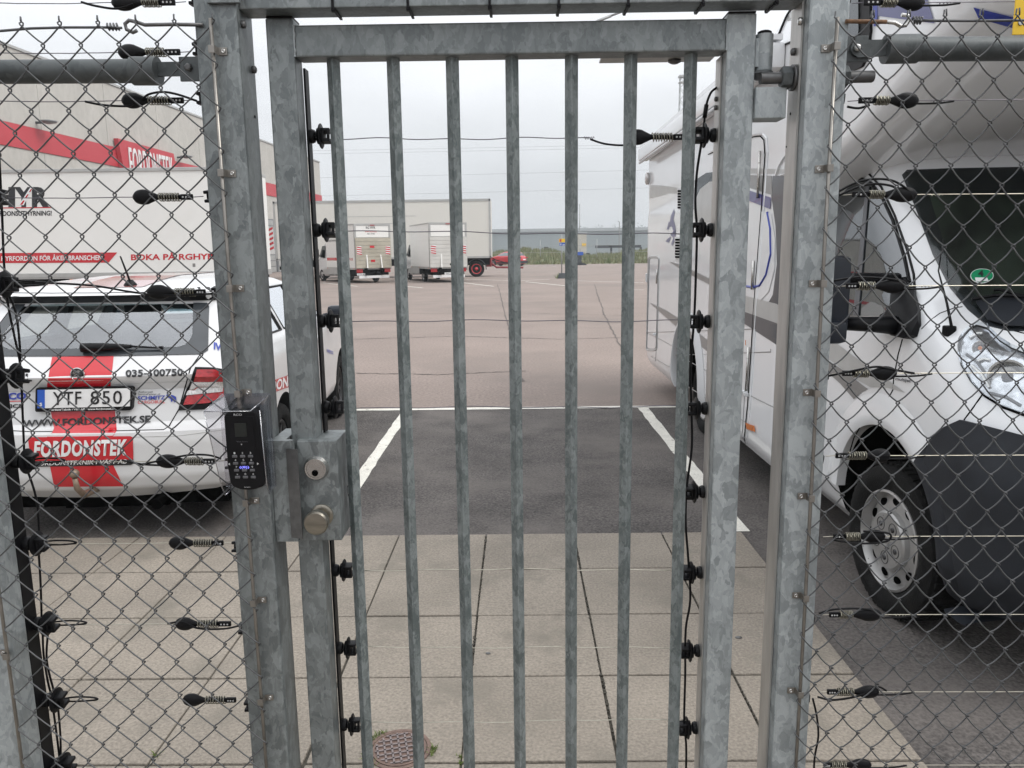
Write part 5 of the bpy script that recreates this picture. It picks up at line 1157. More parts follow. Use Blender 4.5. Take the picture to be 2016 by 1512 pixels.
# ================================================================== GATE
YP, YG, YB = 1.41, 1.46, 1.485          # post front, gate front, bar centre
gate = thing('gate', (-.01, 1.485, .03), 'galvanised steel pedestrian gate of upright diamond bars between the two posts', 'gate')
GL0, GL1, GR0, GR1 = -.447, -.3975, .377, .4285; GT = 2.034
mb = MB(); mb.box((GL0, YG, .04), (GL1, YG+.05, GT), .003); ob('stile', mb, 'galv', gate)
mb = MB(); mb.box((GR0, YG, .04), (GR1, YG+.05, GT-.004), .003); ob('stile', mb, 'galv_pale', gate)
for x0, x1, z in ((GL0, GL1, GT), (GR0, GR1, GT-.004)): mb = MB(); mb.box((x0+.001, YG+.001, z+.0005), (x1-.001, YG+.049, z+.004), .0015); ob('stile_cap', mb, 'blk', gate)
zt0, zb0 = atY(1008, 42, YG).z, atY(1008, 105.5, YG).z
mb = MB(); mb.box((GL1+.0005, YG+.0015, zb0), (GR0-.0005, YG+.0485, zt0), .003); ob('top_rail', mb, 'galv', gate)
mb = MB(); mb.box((GL1+.0005, YG+.0015, .06), (GR0-.0005, YG+.0485, .115), .003); ob('bottom_rail', mb, 'galv', gate)
for k, x in enumerate((657.5, 775, 891, 1008, 1125, 1241.5, 1359)):
    c = atY(x, 150, YB); mb = MB(); mb.box((c.x-.0088, YB-.0088, .115), (c.x+.0088, YB+.0088, zb0+.004), .0012, R(45), (c.x, YB, 0)); ob('bar', mb, 'galv_bar', gate)
# weld beads
mb = MB()
for x in (GL1+.001, GR0-.001):
    mb.tube([(x+random.uniform(-.0008, .0008), YG, zb0+(zt0-zb0)*i/10) for i in range(11)], [random.uniform(.0014, .0028) for _ in range(11)], 5)
w_ = ob('weld_bead', mb, 'galv_pale', gate); w_['kind'] = 'stuff'
mb = MB(); mb.box((GL1, YG+.051, .06), (GL1+.004, YG+.075, 1.96)); ob('edge_strip', mb, 'blk', gate)
mb = MB(); mb.box((GR0-.0035, YG+.028, .06), (GR0-.0005, YG+.062, zb0-.003)); ob('edge_strip', mb, 'alu', gate)
for y in (195, 212): c = atY(1418, y, YG+.045); c.x = GR0-.0035; mb = MB(); mb.lathe([(0, .0045), (.004, .0045), (.005, .003)], c, (-1, 0, 0), 6); ob('bolt', mb, 'bolt', gate)
a, b = atY(1183, 118, YG+.055), atY(1411, 118, YG+.055)
mb = MB(); mb.box((a.x, YG+.0495, zb0+.001), (b.x-.005, YG+.088, zb0+.005)); mb.box((a.x, YG+.0495, zb0+.005), (b.x, YG+.053, zb0+.04)); ob('angle_bracket', mb, 'alu', gate)
c = atY(1328, 122, YG+.07); mb = MB(); mb.lathe([(0, .012), (.004, .012), (.007, .006)], (c.x, YG+.07, zb0+.001), (0, 0, -1), 16); ob('bolt', mb, 'bolt', gate)
def ins_mesh():
    mb = MB(); mb.lathe([(0, .0125), (.005, .0135), (.010, .0115), (.012, .0065), (.0145, .0065)], (0, 0, 0), (1, 0, 0), 16)
    mb.lathe([(.0145, .0095), (.0152, .0150), (.0165, .0150), (.0175, .007)], (0, 0, 0), (1, 0, 0), 16)
    mb.lathe([(.018, .008), (.0205, .0225), (.0222, .0235), (.0232, .022), (.0235, .009)], (0, 0, 0), (1, 0, 0), 20)
    mb.box((.023, -.011, .006), (.040, .011, .013), .002); mb.box((.023, -.011, -.013), (.040, .011, -.006), .002); mb.box((.023, -.011, -.008), (.029, .011, .008), .001); mb.box((.0345, -.011, -.008), (.040, -.006, .008), .001)
    return mb.mesh('insulator', 'blk')
INS = ins_mesh()
for p in INS.polygons: p.use_smooth = True
INS.set_sharp_from_angle(angle=R(35))
def insulator(parent, x, y, z, side, s=1.0):
    o = bpy.data.objects.new('insulator', INS); SC.collection.objects.link(o); o.parent = parent
    rt = root_of(parent).location; o.location = Vector((x, y, z))-rt; o.rotation_euler = (random.uniform(-.3, .3), 0, 0 if side > 0 else math.pi); o.scale = (s, s, s); return o
GYI = YG+.062
for y in (268, 453, 632, 802, 965, 1123, 1276, 1427):
    insulator(gate, GL1+.003, GYI, atY(640, y, GYI).z, 1); insulator(gate, GR0-.002, GYI-.01, atY(1385, y, GYI).z, -1)
# lock case on the gate
lc = lambda x, y, Y=1.443: atY(x, y, Y)
a, b = lc(583, 868), lc(673, 1064)
mb = MB(); mb.box((a.x, 1.443, b.z), (b.x, 1.535, a.z), .002); lk = ob('lock_case', mb, 'galv', gate)
c = lc(623.5, 921); c.y = 1.443
mb = MB(); mb.lathe([(0, .0245), (.003, .0245), (.011, .0205), (.011, .0175), (.009, .0172), (.009, .001)], c, (0, -1, 0), 36); cy = ob('lock_cylinder', mb, 'steel', lk, 25)
mb = MB(); mb.lathe([(.009, .0165), (.0105, .0165), (.0105, .001)], c, (0, -1, 0), 30); ob('cylinder_face', mb, 'steel', lk, 25)
k_ = c+Vector((-.001, -.0105, -.0075)); mb = MB(); mb.lathe([(0, .0062), (.001, .0062), (.001, .001)], k_, (0, -1, 0), 18); mb.box(k_+Vector((-.001, -.0022, -.0045)), k_+Vector((.001, -.001, .004))); ob('keyhole', mb, 'dark', lk)
c = lc(634, 1014); c.y = 1.443
mb = MB(); mb.lathe([(0, .0225), (.004, .0225), (.006, .019), (.006, .012)], c, (0, -1, 0), 30); mb.lathe([(.006, .010), (.022, .010), (.026, .017), (.031, .0225), (.047, .0235), (.051, .021), (.0525, .001)], c, (0, -1, 0), 36); ob('door_knob', mb, 'brass', lk, 30)

# ================================================================== POSTS AND LINTEL
PL0, PL1, PR0, PR1 = -.5545, -.479, .503, .5725
pl_ = thing('gate_post', (-.517, 1.45, 0), 'galvanised square post left of the gate, carrying the keypad', 'post', 'square posts')
mb = MB(); mb.box((PL0, YP, 0), (PL1, YP+.08, 2.4), .005); ob('post', mb, 'galv', pl_)
pr_ = thing('gate_post', (.538, 1.45, 0), 'pale galvanised square post right of the gate with the hinge bolt', 'post', 'square posts')
mb = MB(); mb.box((PR0, YP, 0), (PR1, YP+.08, 2.4), .005); ob('post', mb, 'galv_pale', pr_)
mb = MB(); mb.box((PR0-.0045, YP+.024, .02), (PR0-.0008, YP+.077, 2.3)); ob('stop_strip', mb, 'alu', pr_)
for x, y, m in ((1579, 42, 'steel'), (1565, 102, 'bolt')): c = atX(x, y, PR0-.0045); mb = MB(); mb.lathe([(0, .0065), (.006, .0065), (.0075, .004)], c, (-1, 0, 0), 6); ob('bolt', mb, m, pr_)
for x, y, r in ((1556, 224, .0025), (1548, 289, .0018)): c = atX(x, y, PR0-.0047); mb = MB(); mb.lathe([(0, r), (.0004, r)], c, (-1, 0, 0), 12); ob('drill_hole', mb, 'dark', pr_)
for x, y in ((476, 48), (497, 137)): c = atX(x, y, PL1+.0005); mb = MB(); mb.lathe([(0, .0065), (.006, .0065), (.0075, .004)], c, (1, 0, 0), 6); ob('bolt', mb, 'bolt', pl_)
c = atX(502, 230, PL1+.0003); mb = MB(); mb.lathe([(0, .003), (.0003, .003)], c, (1, 0, 0), 12); ob('drill_hole', mb, 'dark', pl_)
p2 = thing('fence_post', (-1.05, 1.44, 0), 'galvanised fence post at the far left edge behind the mesh', 'post', 'square posts')
mb = MB(); mb.box((-1.09, YP, 0), (-1.012, YP+.045, 2.4), .004); ob('post', mb, 'galv_pale', p2)
mb = MB(); mb.box((-1.05, YP+.047, 0), (-1.014, YP+.085, 2.4), .002); ob('edge_strip', mb, 'blk', p2)
p3 = thing('fence_post', (2.3, 1.44, 0), 'galvanised fence post at the far end of the right mesh panel', 'post', 'square posts')
mb = MB(); mb.box((2.27, YP, 0), (2.34, YP+.06, 2.4), .004); ob('post', mb, 'galv_pale', p3)
# strike box on the left post
a, b = lc(543, 868, 1.425), lc(600, 1066, 1.425)
mb = MB(); mb.box((PL1+.001, 1.425, b.z), (b.x-.012, 1.437, a.z)); mb.box((PL1+.001, 1.437, b.z), (PL1+.008, 1.53, a.z)); mb.box((PL1+.008, 1.437, a.z-.003), (GL0-.004, 1.53, a.z)); mb.box((PL1+.008, 1.437, b.z), (GL0-.004, 1.53, b.z+.003)); sk = ob('strike_box', mb, 'galv', pl_)
a2, b2 = lc(562, 884, 1.4195), lc(597, 1059, 1.4195)
mb = MB(); mb.prism([(a2.x, 1.424, b2.z), (b2.x, 1.418, b2.z), (b2.x, 1.418, a2.z), (a2.x, 1.424, a2.z)], (0, -.003, 0)); ob('latch_plate', mb, 'bolt', sk)
mb = MB(); c = lc(588, 873, 1.45); mb.tube([c, c+Vector((0, .02, -.004))], .004, 8); ob('latch', mb, 'steel', sk)
lt = thing('lintel', (0, 1.45, 2.03), 'galvanised beam over the gate with black cable ties round it', 'beam')
zl = atY(1008, 9.5, 1.42).z
mb = MB(); mb.box((PL1-.0, 1.42, zl), (PR0-.0055, 1.478, zl+.06), .002); ob('beam', mb, 'galv', lt)
a, b = atY(408, 5, 1.404), atY(470, 5, 1.404)
mb = MB(); mb.box((a.x, 1.400, b.z-.001), (b.x+.002, 1.409, b.z+.08), .001); ob('end_plate', mb, 'galv', lt)
for x in (655, 803, 964, 1100, 1237, 1384, 1529):
    c = atY(x, 8, 1.42).x; w = .0022; mb = MB()
    mb.box((c-w, 1.4175, zl-.002), (c+w, 1.4195, zl+.063)); mb.box((c-w+.001, 1.4175, zl-.0035), (c+w+.001, 1.481, zl-.0008)); mb.box((c-w, 1.479, zl-.002), (c+w, 1.481, zl+.063)); mb.box((c-w*1.4, 1.4195, zl-.006), (c+w*1.6, 1.428, zl-.001)); ob('cable_tie', mb, 'blk', lt)
# hinge: barrel, eye bolt, nuts (on the right post)
hg = pr_
c = atY(1506, 68, 1.47); d = atY(1502, 140, 1.47)
mb = MB(); mb.lathe([(0, .0155), (d.z-c.z, .0155)], (c.x, 1.472, c.z), (0, 0, 1), 28); h_ = ob('hinge_barrel', mb, 'galv_pale', gate, 40)
mb = MB(); mb.box((GR1+.0005, 1.462, d.z+.006), (c.x-.009, 1.482, c.z-.008)); ob('barrel_plate', mb, 'galv_pale', gate)
mb = MB(); mb.lathe([(0, .0125), (.004, .0125), (.006, .009)], (c.x, 1.472, c.z+.0005), (0, 0, 1), 20); ob('barrel_cap', mb, 'blk', h_)
mb = MB(); zz = d.z-.0015; mb.lathe([(0, .019), (-.004, .019), (-.005, .016), (-.012, .013)], (c.x-.002, 1.472, zz), (0, 0, 1), 24); e_ = ob('eye_washer', mb, 'galv_dull', hg, 40)
def thread(x0, x1, y, z, r, name, parent):
    mb = MB(); k = int(abs(x1-x0)/.0022); prof = []
    for i in range(k): h = (x1-x0)*i/k; q = (x1-x0)/k; prof += [(h, r), (h+q*.5, r*.90)]
    prof.append((x1-x0, r*.9)); mb.lathe(prof, (x0, y, z), (1, 0, 0), 22); return ob(name, mb, 'bolt', parent)
zt_ = atY(1530, 156, 1.465).z
thread(atY(1493, 156, 1.465).x, atY(1551, 156, 1.465).x, 1.455, zt_, .0105, 'threaded_rod', hg)
def nut(x0, w, y, z, r, parent):
    mb = MB(); mb.lathe([(0, r*.92), (w*.12, r), (w*.88, r), (w, r*.92)], (x0, y, z), (1, 0, 0), 6); return ob('nut', mb, 'galv_dull', parent, 20)
nx = PR0-.0055
nut(nx-.024, .018, 1.455, zt_, .0195, hg); mb = MB(); mb.lathe([(0, .0225), (.0045, .0225)], (nx-.0052, 1.455, zt_), (1, 0, 0), 26); ob('washer', mb, 'bolt', hg)
nut(PR1+.001, .019, 1.455, zt_, .0195, hg); thread(PR1+.02, PR1+.066, 1.455, zt_, .0105, 'threaded_rod', hg)
a, b = atY(1484, 171, 1.45), atY(1548, 232, 1.45)
mb = MB(); mb.box((GR1+.0005, 1.452, b.z), (b.x, 1.50, a.z), .002); ob('stop_block', mb, 'galv_pale', gate)

# ================================================================== CHAIN-LINK FENCES
def strand_mesh(w, h, ztop, zbot, start, r=.00138, bulge=0.0):
    """start 0: first node on the left side, 1: right side; x from 0 to w/2"""
    pts = []; z = ztop; sd = start; dl = .0031; hw = w/2
    pts.append((hw*sd+(dl if sd else -dl)*.3, -.0018 if sd else .0018, z+.010)); n = 0
    while z > zbot:
        x = hw+dl if sd else -dl; ny = -1 if sd else 1
        pts.append((x*1.0-(.0022 if sd else -.0022), ny*.0029, z+.0028)); pts.append((x, 0, z)); pts.append((x-(.0022 if sd else -.0022), -ny*.0029, z-.0028))
        # leg to the other side
        x2 = -dl if sd else hw+dl; z2 = z-h/2
        for t in (.3, .55, .8):
            sag = -bulge*math.sin(math.pi*t)
            pts.append((x+(x2-x)*t, -ny*.0024*(1-abs(t-.5)*.2), z+(z2-z)*t+sag))
        z = z2; sd = 1-sd; n += 1
    mb = MB(); mb.tube(pts, r, 6); me = mb.mesh('mesh_wire', 'mesh')
    return me
YM = 1.394
def mesh_fence(name, label, x0, x1, xa, za, w, h, ztop, zbot, loc, bulge, rod_side_x):
    t = thing(name, loc, label, 'fence', 'chain-link panels beside the gate')
    par0 = (ztop-za)/(h/2)
    ks = int((x0-xa)/(w/2)) - 1; ke = int((x1-xa)/(w/2)) + 1; cache = {}
    for k in range(ks, ke+1):
        X = xa+k*w/2
        if X < x0-1e-6 or X+w/2 > x1+1e-6: continue
        # column k has nodes at za + h*(n + (k odd)/2); topmost node of the pair (column k / k+1)
        ntop = round((ztop-za)/(h/2))          # rows of half height
        start = 0 if (ntop % 2) == (k % 2) else 1
        if start not in cache: cache[start] = strand_mesh(w, h, 0, -(za+ntop*h/2-zbot), start, bulge=bulge)
        o = bpy.data.objects.new('mesh_wire', cache[start]); SC.collection.objects.link(o); o.parent = t
        o.location = Vector((X+random.uniform(-.0004, .0004), YM+.0, za+ntop*h/2))-Vector(loc); o.rotation_euler = (0, random.uniform(-.0008, .0008), 0)
    return t
A = atY(39.3, 344, YM); wl, hl = .0656, .0716
rodL = (atY(410, 35, YM-.003).x+atY(528, 1505, YM-.003).x)/2; rodR = (atY(1646, 35, YM-.003).x+atY(1574, 1505, YM-.003).x)/2
rodL = A.x+11*wl/2-.0045
zTL = atY(150, 56, YM).z
lf = mesh_fence('mesh_fence', 'chain-link panel left of the gate in front of the hatchback', -1.04, A.x+11*wl/2+.002, A.x, A.z, wl, hl, zTL, .25, (-.79, YM, 0), .0015, rodL)
Bn = atY(1679.5, 77, YM); wr, hr = .0610, .0703
rodR = Bn.x-wr/2+.0035
zTR = atY(1800, 43, YM).z
rf = mesh_fence('mesh_fence', 'chain-link panel right of the gate in front of the motorhome', Bn.x-wr/2-.002, 2.3, Bn.x, Bn.z, wr, hr, zTR, .25, (.95, YM, 0), .0045, rodR)
for t, x, y0 in ((lf, rodL, 35), (rf, rodR, 33), (lf, -1.017, 0)):
    z = atY(410 if t is lf else 1646, y0, YM).z if x != -1.017 else 2.03
    mb = MB(); mb.tube([(x, YM+.0035, .2), (x+.0005, YM+.0035, 1.0), (x-.0005, YM+.0035, 1.6), (x, YM+.0035, z)], .0034, 10); ob('tension_rod', mb, 'rod', t)
def clip(t, x, z, side):
    mb = MB(); Y = YP-.0015
    x1, x2 = (x-.004, x+.021) if side > 0 else (x-.021, x+.004)
    mb.box((min(x+side*.005, x2 if side > 0 else x1), Y-.0012, z-.0065), (max(x+side*.005, x2 if side > 0 else x1), Y, z+.0065), .0008)
    mb.tube([(x+side*.006, Y-.0006, z), (x+side*.0055, Y-.012, z), (x+side*.003, Y-.0185, z), (x-side*.003, Y-.0185, z), (x-side*.0045, Y-.012, z), (x-side*.0045, Y-.0006, z)], .0001, 4)
    mb.box((x-.0052, Y-.0185, z-.0065), (x+.0052, Y-.0168, z+.0065), .0006); mb.box((x+side*.0050-.0006, Y-.0175, z-.0065), (x+side*.0050+.0006, Y, z+.0065))
    c = ob('clip', mb, 'rod', t)
    mb = MB(); q = (x+side*.0145, Y-.0012, z); mb.lathe([(0, .0042), (.002, .0036), (.0022, .002), (.0005, .0018)], q, (0, -1, 0), 12); ob('screw', mb, 'steel', c)
for y in (97, 340, 568, 775, 990, 1187, 1381): clip(lf, rodL, atY(430+y*.08, y, YM).z, 1)
for y in (91, 331, 559, 775, 981, 1178, 1367): clip(rf, rodR, atY(1640-y*.05, y, YM).z, -1)
clip(lf, -1.017, atY(22, 1292, YM).z, -1)
# selvage wires, hooks
def pth(pts, Y): return [atY(x, y, Y) for x, y in pts]
mb = MB(); mb.tube(pth([(-120, 63), (0, 61), (60, 56), (130, 54), (205, 54), (240, 55)], YM+.004), .0022, 6); ob('top_wire', mb, 'mesh', lf)
mb = MB(); mb.tube([atY(210+i*1.6, 53, YM+.003)+Vector((0, math.cos(i*1.6)*.0045, math.sin(i*1.6)*.0055)) for i in range(16)], .0016, 5); ob('wire_wrap', mb, 'mesh', lf)
mb = MB(); mb.tube(pth([(400, 49), (340, 48), (285, 49), (268, 43), (254, 40), (246, 47), (249, 58), (262, 64), (270, 60)], YM+.012), .0032, 8); ob('hook_rod', mb, 'bolt', lf)
mb = MB(); mb.tube(pth([(1808, 40), (1850, 41), (1920, 41), (2016, 40), (2150, 38), (3350, 26)], YM+.004), .0022, 6); ob('top_wire', mb, 'mesh', rf)
mb = MB(); mb.tube([atY(1797+i*1.4, 40, YM+.003)+Vector((0, math.cos(i*1.6)*.0045, math.sin(i*1.6)*.0055)) for i in range(14)], .0018, 5); ob('wire_wrap', mb, 'mesh', rf)
mb = MB(); mb.tube(pth([(1665, 42), (1745, 43)], YM+.012), .0036, 8); ob('rusty_rod', mb, 'rust', rf)
mb = MB(); mb.tube(pth([(1745, 43), (1762, 45), (1773, 52), (1783, 50), (1790, 40), (1788, 31), (1775, 29)], YM+.012), .0034, 8); ob('hook_rod', mb, 'steel', rf)
# top rails
def rail(t, pts, r, m, name='top_rail'): mb = MB(); mb.tube(pts, r, 20); return ob(name, mb, m, t, 50)
YR = 1.452
rail(lf, pth([(-700, 146), (268, 140)], YR), .0205, 'galv_dull'); rail(lf, pth([(262, 140), (312, 140)], YR), .0245, 'galv_dull', 'rail_sleeve')
a, b = atY(305, 122, YR-.003), atY(358, 149, YR-.003); mb = MB(); mb.box((a.x, YR-.003, b.z), (b.x, YR+.003, a.z)); ob('rail_plate', mb, 'galv_dull', lf)
a, b = atY(352, 112, YR-.006), atY(392, 160, YR-.006); mb = MB(); mb.box((a.x, YR-.008, b.z), (PL0-.0005, YR-.003, a.z), .001); br = ob('rail_bracket', mb, 'galv_dull', lf)
c = atY(372, 133, YR-.008); mb = MB(); mb.lathe([(0, .007), (.005, .007), (.007, .004)], c, (0, -1, 0), 6); ob('bolt', mb, 'bolt', br)
rail(rf, pth([(1800, 97), (2700, 92)], YR), .0205, 'galv_dull'); rail(rf, pth([(1742, 97), (1806, 96)], YR), .0245, 'galv_dull', 'rail_sleeve')
mb = MB(); pts = pth([(1686, 79), (1760, 77), (1760, 108), (1690, 113), (1679, 106), (1675, 95), (1679, 84)], YR-.006); mb.prism(pts, (0, .006, 0)); ob('rail_plate', mb, 'galv_dull', rf)
a, b = atY(1668, 70, YR), atY(1708, 121, YR); mb = MB(); mb.box((PR1+.0005, YR+.001, b.z), (b.x, YR+.006, a.z), .001); br = ob('rail_bracket', mb, 'galv_dull', rf)
c = atY(1687, 95, YR-.006); mb = MB(); mb.lathe([(0, .007), (.005, .007), (.007, .004)], c, (0, -1, 0), 6); ob('bolt', mb, 'steel', br)

a, b = atY(2005, -70, YR+.035), atY(2075, 68, YR+.035)
ys = thing('warning_sign', ((a.x+b.x)/2, YR+.035, b.z), 'yellow sign plate standing on the right fence rail at the photo edge', 'sign')
mb = MB(); mb.box((a.x, YR+.033, b.z), (b.x, YR+.036, a.z), .001); ob('plate', mb, 'yellow', ys)
for z_ in (.02, .1): mb = MB(); mb.lathe([(0, .005), (.002, .004)], (a.x+.012, YR+.033, b.z+z_), (0, -1, 0), 10); ob('screw', mb, 'steel', ys)

# ================================================================== ELECTRIC LINES
YE = 1.505
def tensioner(y, xb, xs0, xs1, xe, label, side, Y=YE, tilt=0.0):
    """body between xb and xs0, spring xs0..xs1, perforated bar to xe (pixels at the line's height); side -1: body on the left"""
    P = lambda x, dy=0: atY(x, y+dy, Y)
    A, B = P(xb), P(xs0-side*-4 if False else xs0)
    t = thing('tensioner', P((xb+xs0)/2), label, 'tensioner', 'spring tensioners of the electric fence')
    L = (B-A); mb = MB(); k = 12; prof = []
    mb.tube([A.lerp(B, i/k) for i in range(k+1)], [.0135*math.sin(math.pi*min(1, (i/k)**.75*.93+.035))**.75+.0012 if i/k < .62 else max(.0045, .0125-(i/k-.62)*.022) for i in range(k+1)], 14)
    bmesh.ops.scale(mb.b, vec=(1, .6, 1), space=Matrix.Translation(-Vector((0, Y, 0))), verts=mb.b.verts)
    ob('body', mb, 'blk', t, 50)
    mb = MB(); mb.tube([B, P(xs1)], .0045, 8); S, E = P(xs0), P(xs1); n = 60; turns = 8
    ob('core', mb, 'blk', t)
    mb = MB(); mb.tube([S.lerp(E, i/n)+Vector((0, math.cos(i/n*turns*6.283)*.0078, math.sin(i/n*turns*6.283)*.0078)) for i in range(n+1)], .0012, 5); ob('spring', mb, 'spring', t)
    mb = MB(); C_ = P(xe); a, b = (E, C_) if E.x < C_.x else (C_, E); mb.box((a.x, Y-.003, a.z-.0055), (b.x, Y+.003, a.z+.0055), .002); bar = ob('perforated_bar', mb, 'blk', t)
    for i in range(3): mb = MB(); q = a.lerp(b, .25+.25*i); mb.lathe([(0, .0018), (.0004, .0018)], (q.x, Y-.0031, q.z), (0, -1, 0), 10); ob('hole', mb, 'mark', bar)
    return t
def cable(pts, Y, r, label, m='blk', name='cable', grp=None, wob=0.0):
    P = smooth_line(pts); mb = MB(); mb.tube([atY(x, y, Y+wob*math.sin(i*.7)) for i, (x, y) in enumerate(P)], r, 8); o = ob(name, mb, m); tag(o, label, name.replace('_', ' '), grp); return o
def smooth_line(p, n=5):
    if len(p) < 3: return p
    q = [p[0]]+list(p)+[p[-1]]; out = []
    for i in range(1, len(q)-2):
        p0, p1, p2, p3 = (Vector((*q[i+j], 0)) for j in (-1, 0, 1, 2))
        for j in range(n):
            t = j/n; v = .5*((2*p1)+(p2-p0)*t+(2*p0-5*p1+4*p2-p3)*t*t+(3*p1-p0-3*p2+p3)*t*t*t); out.append((v.x, v.y))
    out.append(p[-1]); return out
LN = ['at the very top edge, above the tube rail', 'just above the tube rail', 'just below the tube rail', 'in front of the white truck wall', "level with the hatchback's roof", "level with the hatchback's bumper", 'at the edge of the asphalt', 'over the second row of slabs', 'over the slabs near the bottom']
LT = [(5, 220, 280, 315, 345, 375), (103, 233, 288, 325, 355, 385), (198, 240, 292, 335, 362, 392), (388, 262, 313, 355, 380, 405), (575, 290, 345, 385, 405, 422), (908, 308, 365, 400, 425, 442), (1069, 333, 382, 420, 440, 462), (1228, 345, 390, 430, 455, 477), (1378, 360, 405, 445, 465, 488)]
P2Y = [None, None, None, 388, 560, 908, 1070, 1228, 1378]
for i, (y, xb, s0, s1, xe, xi) in enumerate(LT):
    tensioner(y, xb, s0, s1, xe, 'black spring tensioner on the left fence, '+LN[i], -1)
    insulator(pl_, PL0-.0005, YE-.018, atY(xi, y, YE).z, -1, .85)
    z = atY(xb, y, YE); zL = atY(-40, y, YE)
    mb = MB(); n = 14; mb.tube([zL.lerp(z, j/n)+Vector((0, 0, -.002*math.sin(math.pi*j/n)+random.uniform(-.0003, .0003))) for j in range(n+1)], .0009, 5)
    e = atY(xe, y, YE); mb.tube([e, e+Vector((.02, 0, .001))], .0009, 5)
    tag(ob('electric_wire', mb, 'wire_dark' if y < 800 else 'wire'), 'thin electric wire on the left fence, '+LN[i], 'wire', 'electric wires')
P2L = {388: 'beside the HYR lettering', 560: "by the hatchback's roof edge", 740: "by the hatchback's tailgate", 908: "by the hatchback's bumper", 1070: 'at the asphalt edge', 1228: 'over the second slab row', 1378: 'low over the slabs', 1506: 'at the bottom edge'}
for x, y in ((-4, 388), (8, 560), (20, 740), (42, 908), (65, 1070), (85, 1228), (107, 1378), (122, 1506)):
    insulator(p2, -1.0125, YE-.02, atY(x, y, YE-.02).z, 1, 1.1)
    if y in (560, 908, 1070, 1228, 1378):
        cable([(x+20, y-3), (x+45, y-6), (x+75, y-5), (x+85, y-1), (x+60, y+2), (x+20, y+3)], YE, .0019, 'black wire loop at the left fence post '+P2L[y], 'blk', 'cable', 'wire loops at the left fence post')
LC = [((-2, 300), (4, 420), (8, 520), (16, 600), (28, 660), (40, 720), (44, 800), (48, 900)), ((15, 575), (32, 620), (40, 700), (36, 740)), ((50, 915), (72, 985), (78, 1075)), ((76, 1085), (80, 1150), (82, 1220)), ((84, 1240), (86, 1290), (96, 1350), (106, 1378)), ((95, 1240), (92, 1300), (106, 1360)), ((104, 1390), (112, 1450), (118, 1500)), ((114, 1390), (119, 1450), (120, 1530))]
LL = ['past the truck lettering', "beside the hatchback's rear window", 'below the bumper', 'from asphalt edge to second slab row', 'left one over the third slab row', 'right one over the third slab row', 'left one of two at the bottom', 'right one of two at the bottom']
for p, l in zip(LC, LL): cable(p, YE+.004, .0022, 'black jumper cable beside the left fence post, '+l, grp='jumper cables')
for p, l in (([(280, 197), (292, 186), (320, 181), (350, 186), (388, 199)], 'arched over the third tensioner'), ([(168, 200), (205, 207), (250, 209), (262, 205)], 'slack end left of the third tensioner'), ([(160, 4), (190, 12), (230, 17), (262, 8)], 'slack end at the topmost tensioner'), ([(275, 915), (320, 906), (370, 896), (410, 896), (435, 903)], 'arched over the tensioner at bumper height'), ([(240, 906), (280, 914), (315, 916)], 'slack end at bumper height'), ([(330, 1228), (360, 1224), (390, 1237), (440, 1238), (470, 1232)], 'looped under the tensioner over the slabs'), ([(70, 556), (180, 562), (260, 575), (330, 582), (420, 578)], "over the hatchback roof")):
    cable(p, YE-.006, .0021, 'black lead on the left fence, '+l, grp='insulated leads')
RN = ['at the very top edge', 'in front of the overcab bulge', "level with the windscreen's upper edge", 'level with the green sticker', 'level with the headlamp', 'at the top of the front wheel arch', 'across the wheel hub', 'below the front wheel', 'over the slab edge', 'at the very bottom edge']
RT = [(5, 1672, 1700, 1735, 1765, 1820), (198, 1665, 1690, 1722, 1750, 1808), (383, 1655, 1677, 1710, 1740, 1805), (563, 1645, 1665, 1688, 1722, 1785), (735, 1635, 1658, 1680, 1710, 1765), (897, 1625, 1645, 1668, 1705, 1752), (1056, 1615, 1640, 1663, 1692, 1742), (1210, 1610, 1632, 1652, 1678, 1735), (1362, 1605, 1628, 1647, 1680, 1730), (1506, 1600, 1622, 1635, 1665, 1715)]
for i, (y, xi, xe, s0, s1, xb) in enumerate(RT):
    tensioner(y, xb, s1, s0, xe, 'black spring tensioner on the right fence, '+RN[i], 1)
    insulator(pr_, PR1+.0005, YE-.018, atY(xi, y, YE).z, 1, .7)
    z = atY(xb, y, YE); zR = atY(3300, y+(y-520)*.012-16, YE); n = 14
    mb = MB(); mb.tube([z.lerp(zR, j/n)+Vector((0, 0, -.002*math.sin(math.pi*j/n))) for j in range(n+1)], .0009, 5)
    e = atY(xe, y, YE); mb.tube([e, e-Vector((.02, 0, .001))], .0009, 5)
    q = atY(xb+25, y+1, YE); mb.tube([q+Vector((j*.0016, math.cos(j*1.5)*.0012, math.sin(j*1.5)*.0018)) for j in range(16)], .0007, 4)
    tag(ob('electric_wire', mb, 'wire_dark' if y < 300 else 'wire'), 'thin electric wire on the right fence, '+RN[i], 'wire', 'electric wires')
    if i not in (2,):
        cable([(xb-30, y+5), (xb, y+6), (xb+40, y+5), (xb+70, y+1)], YE-.004, .0019, 'slack black lead on the right fence, '+RN[i], grp='insulated leads')
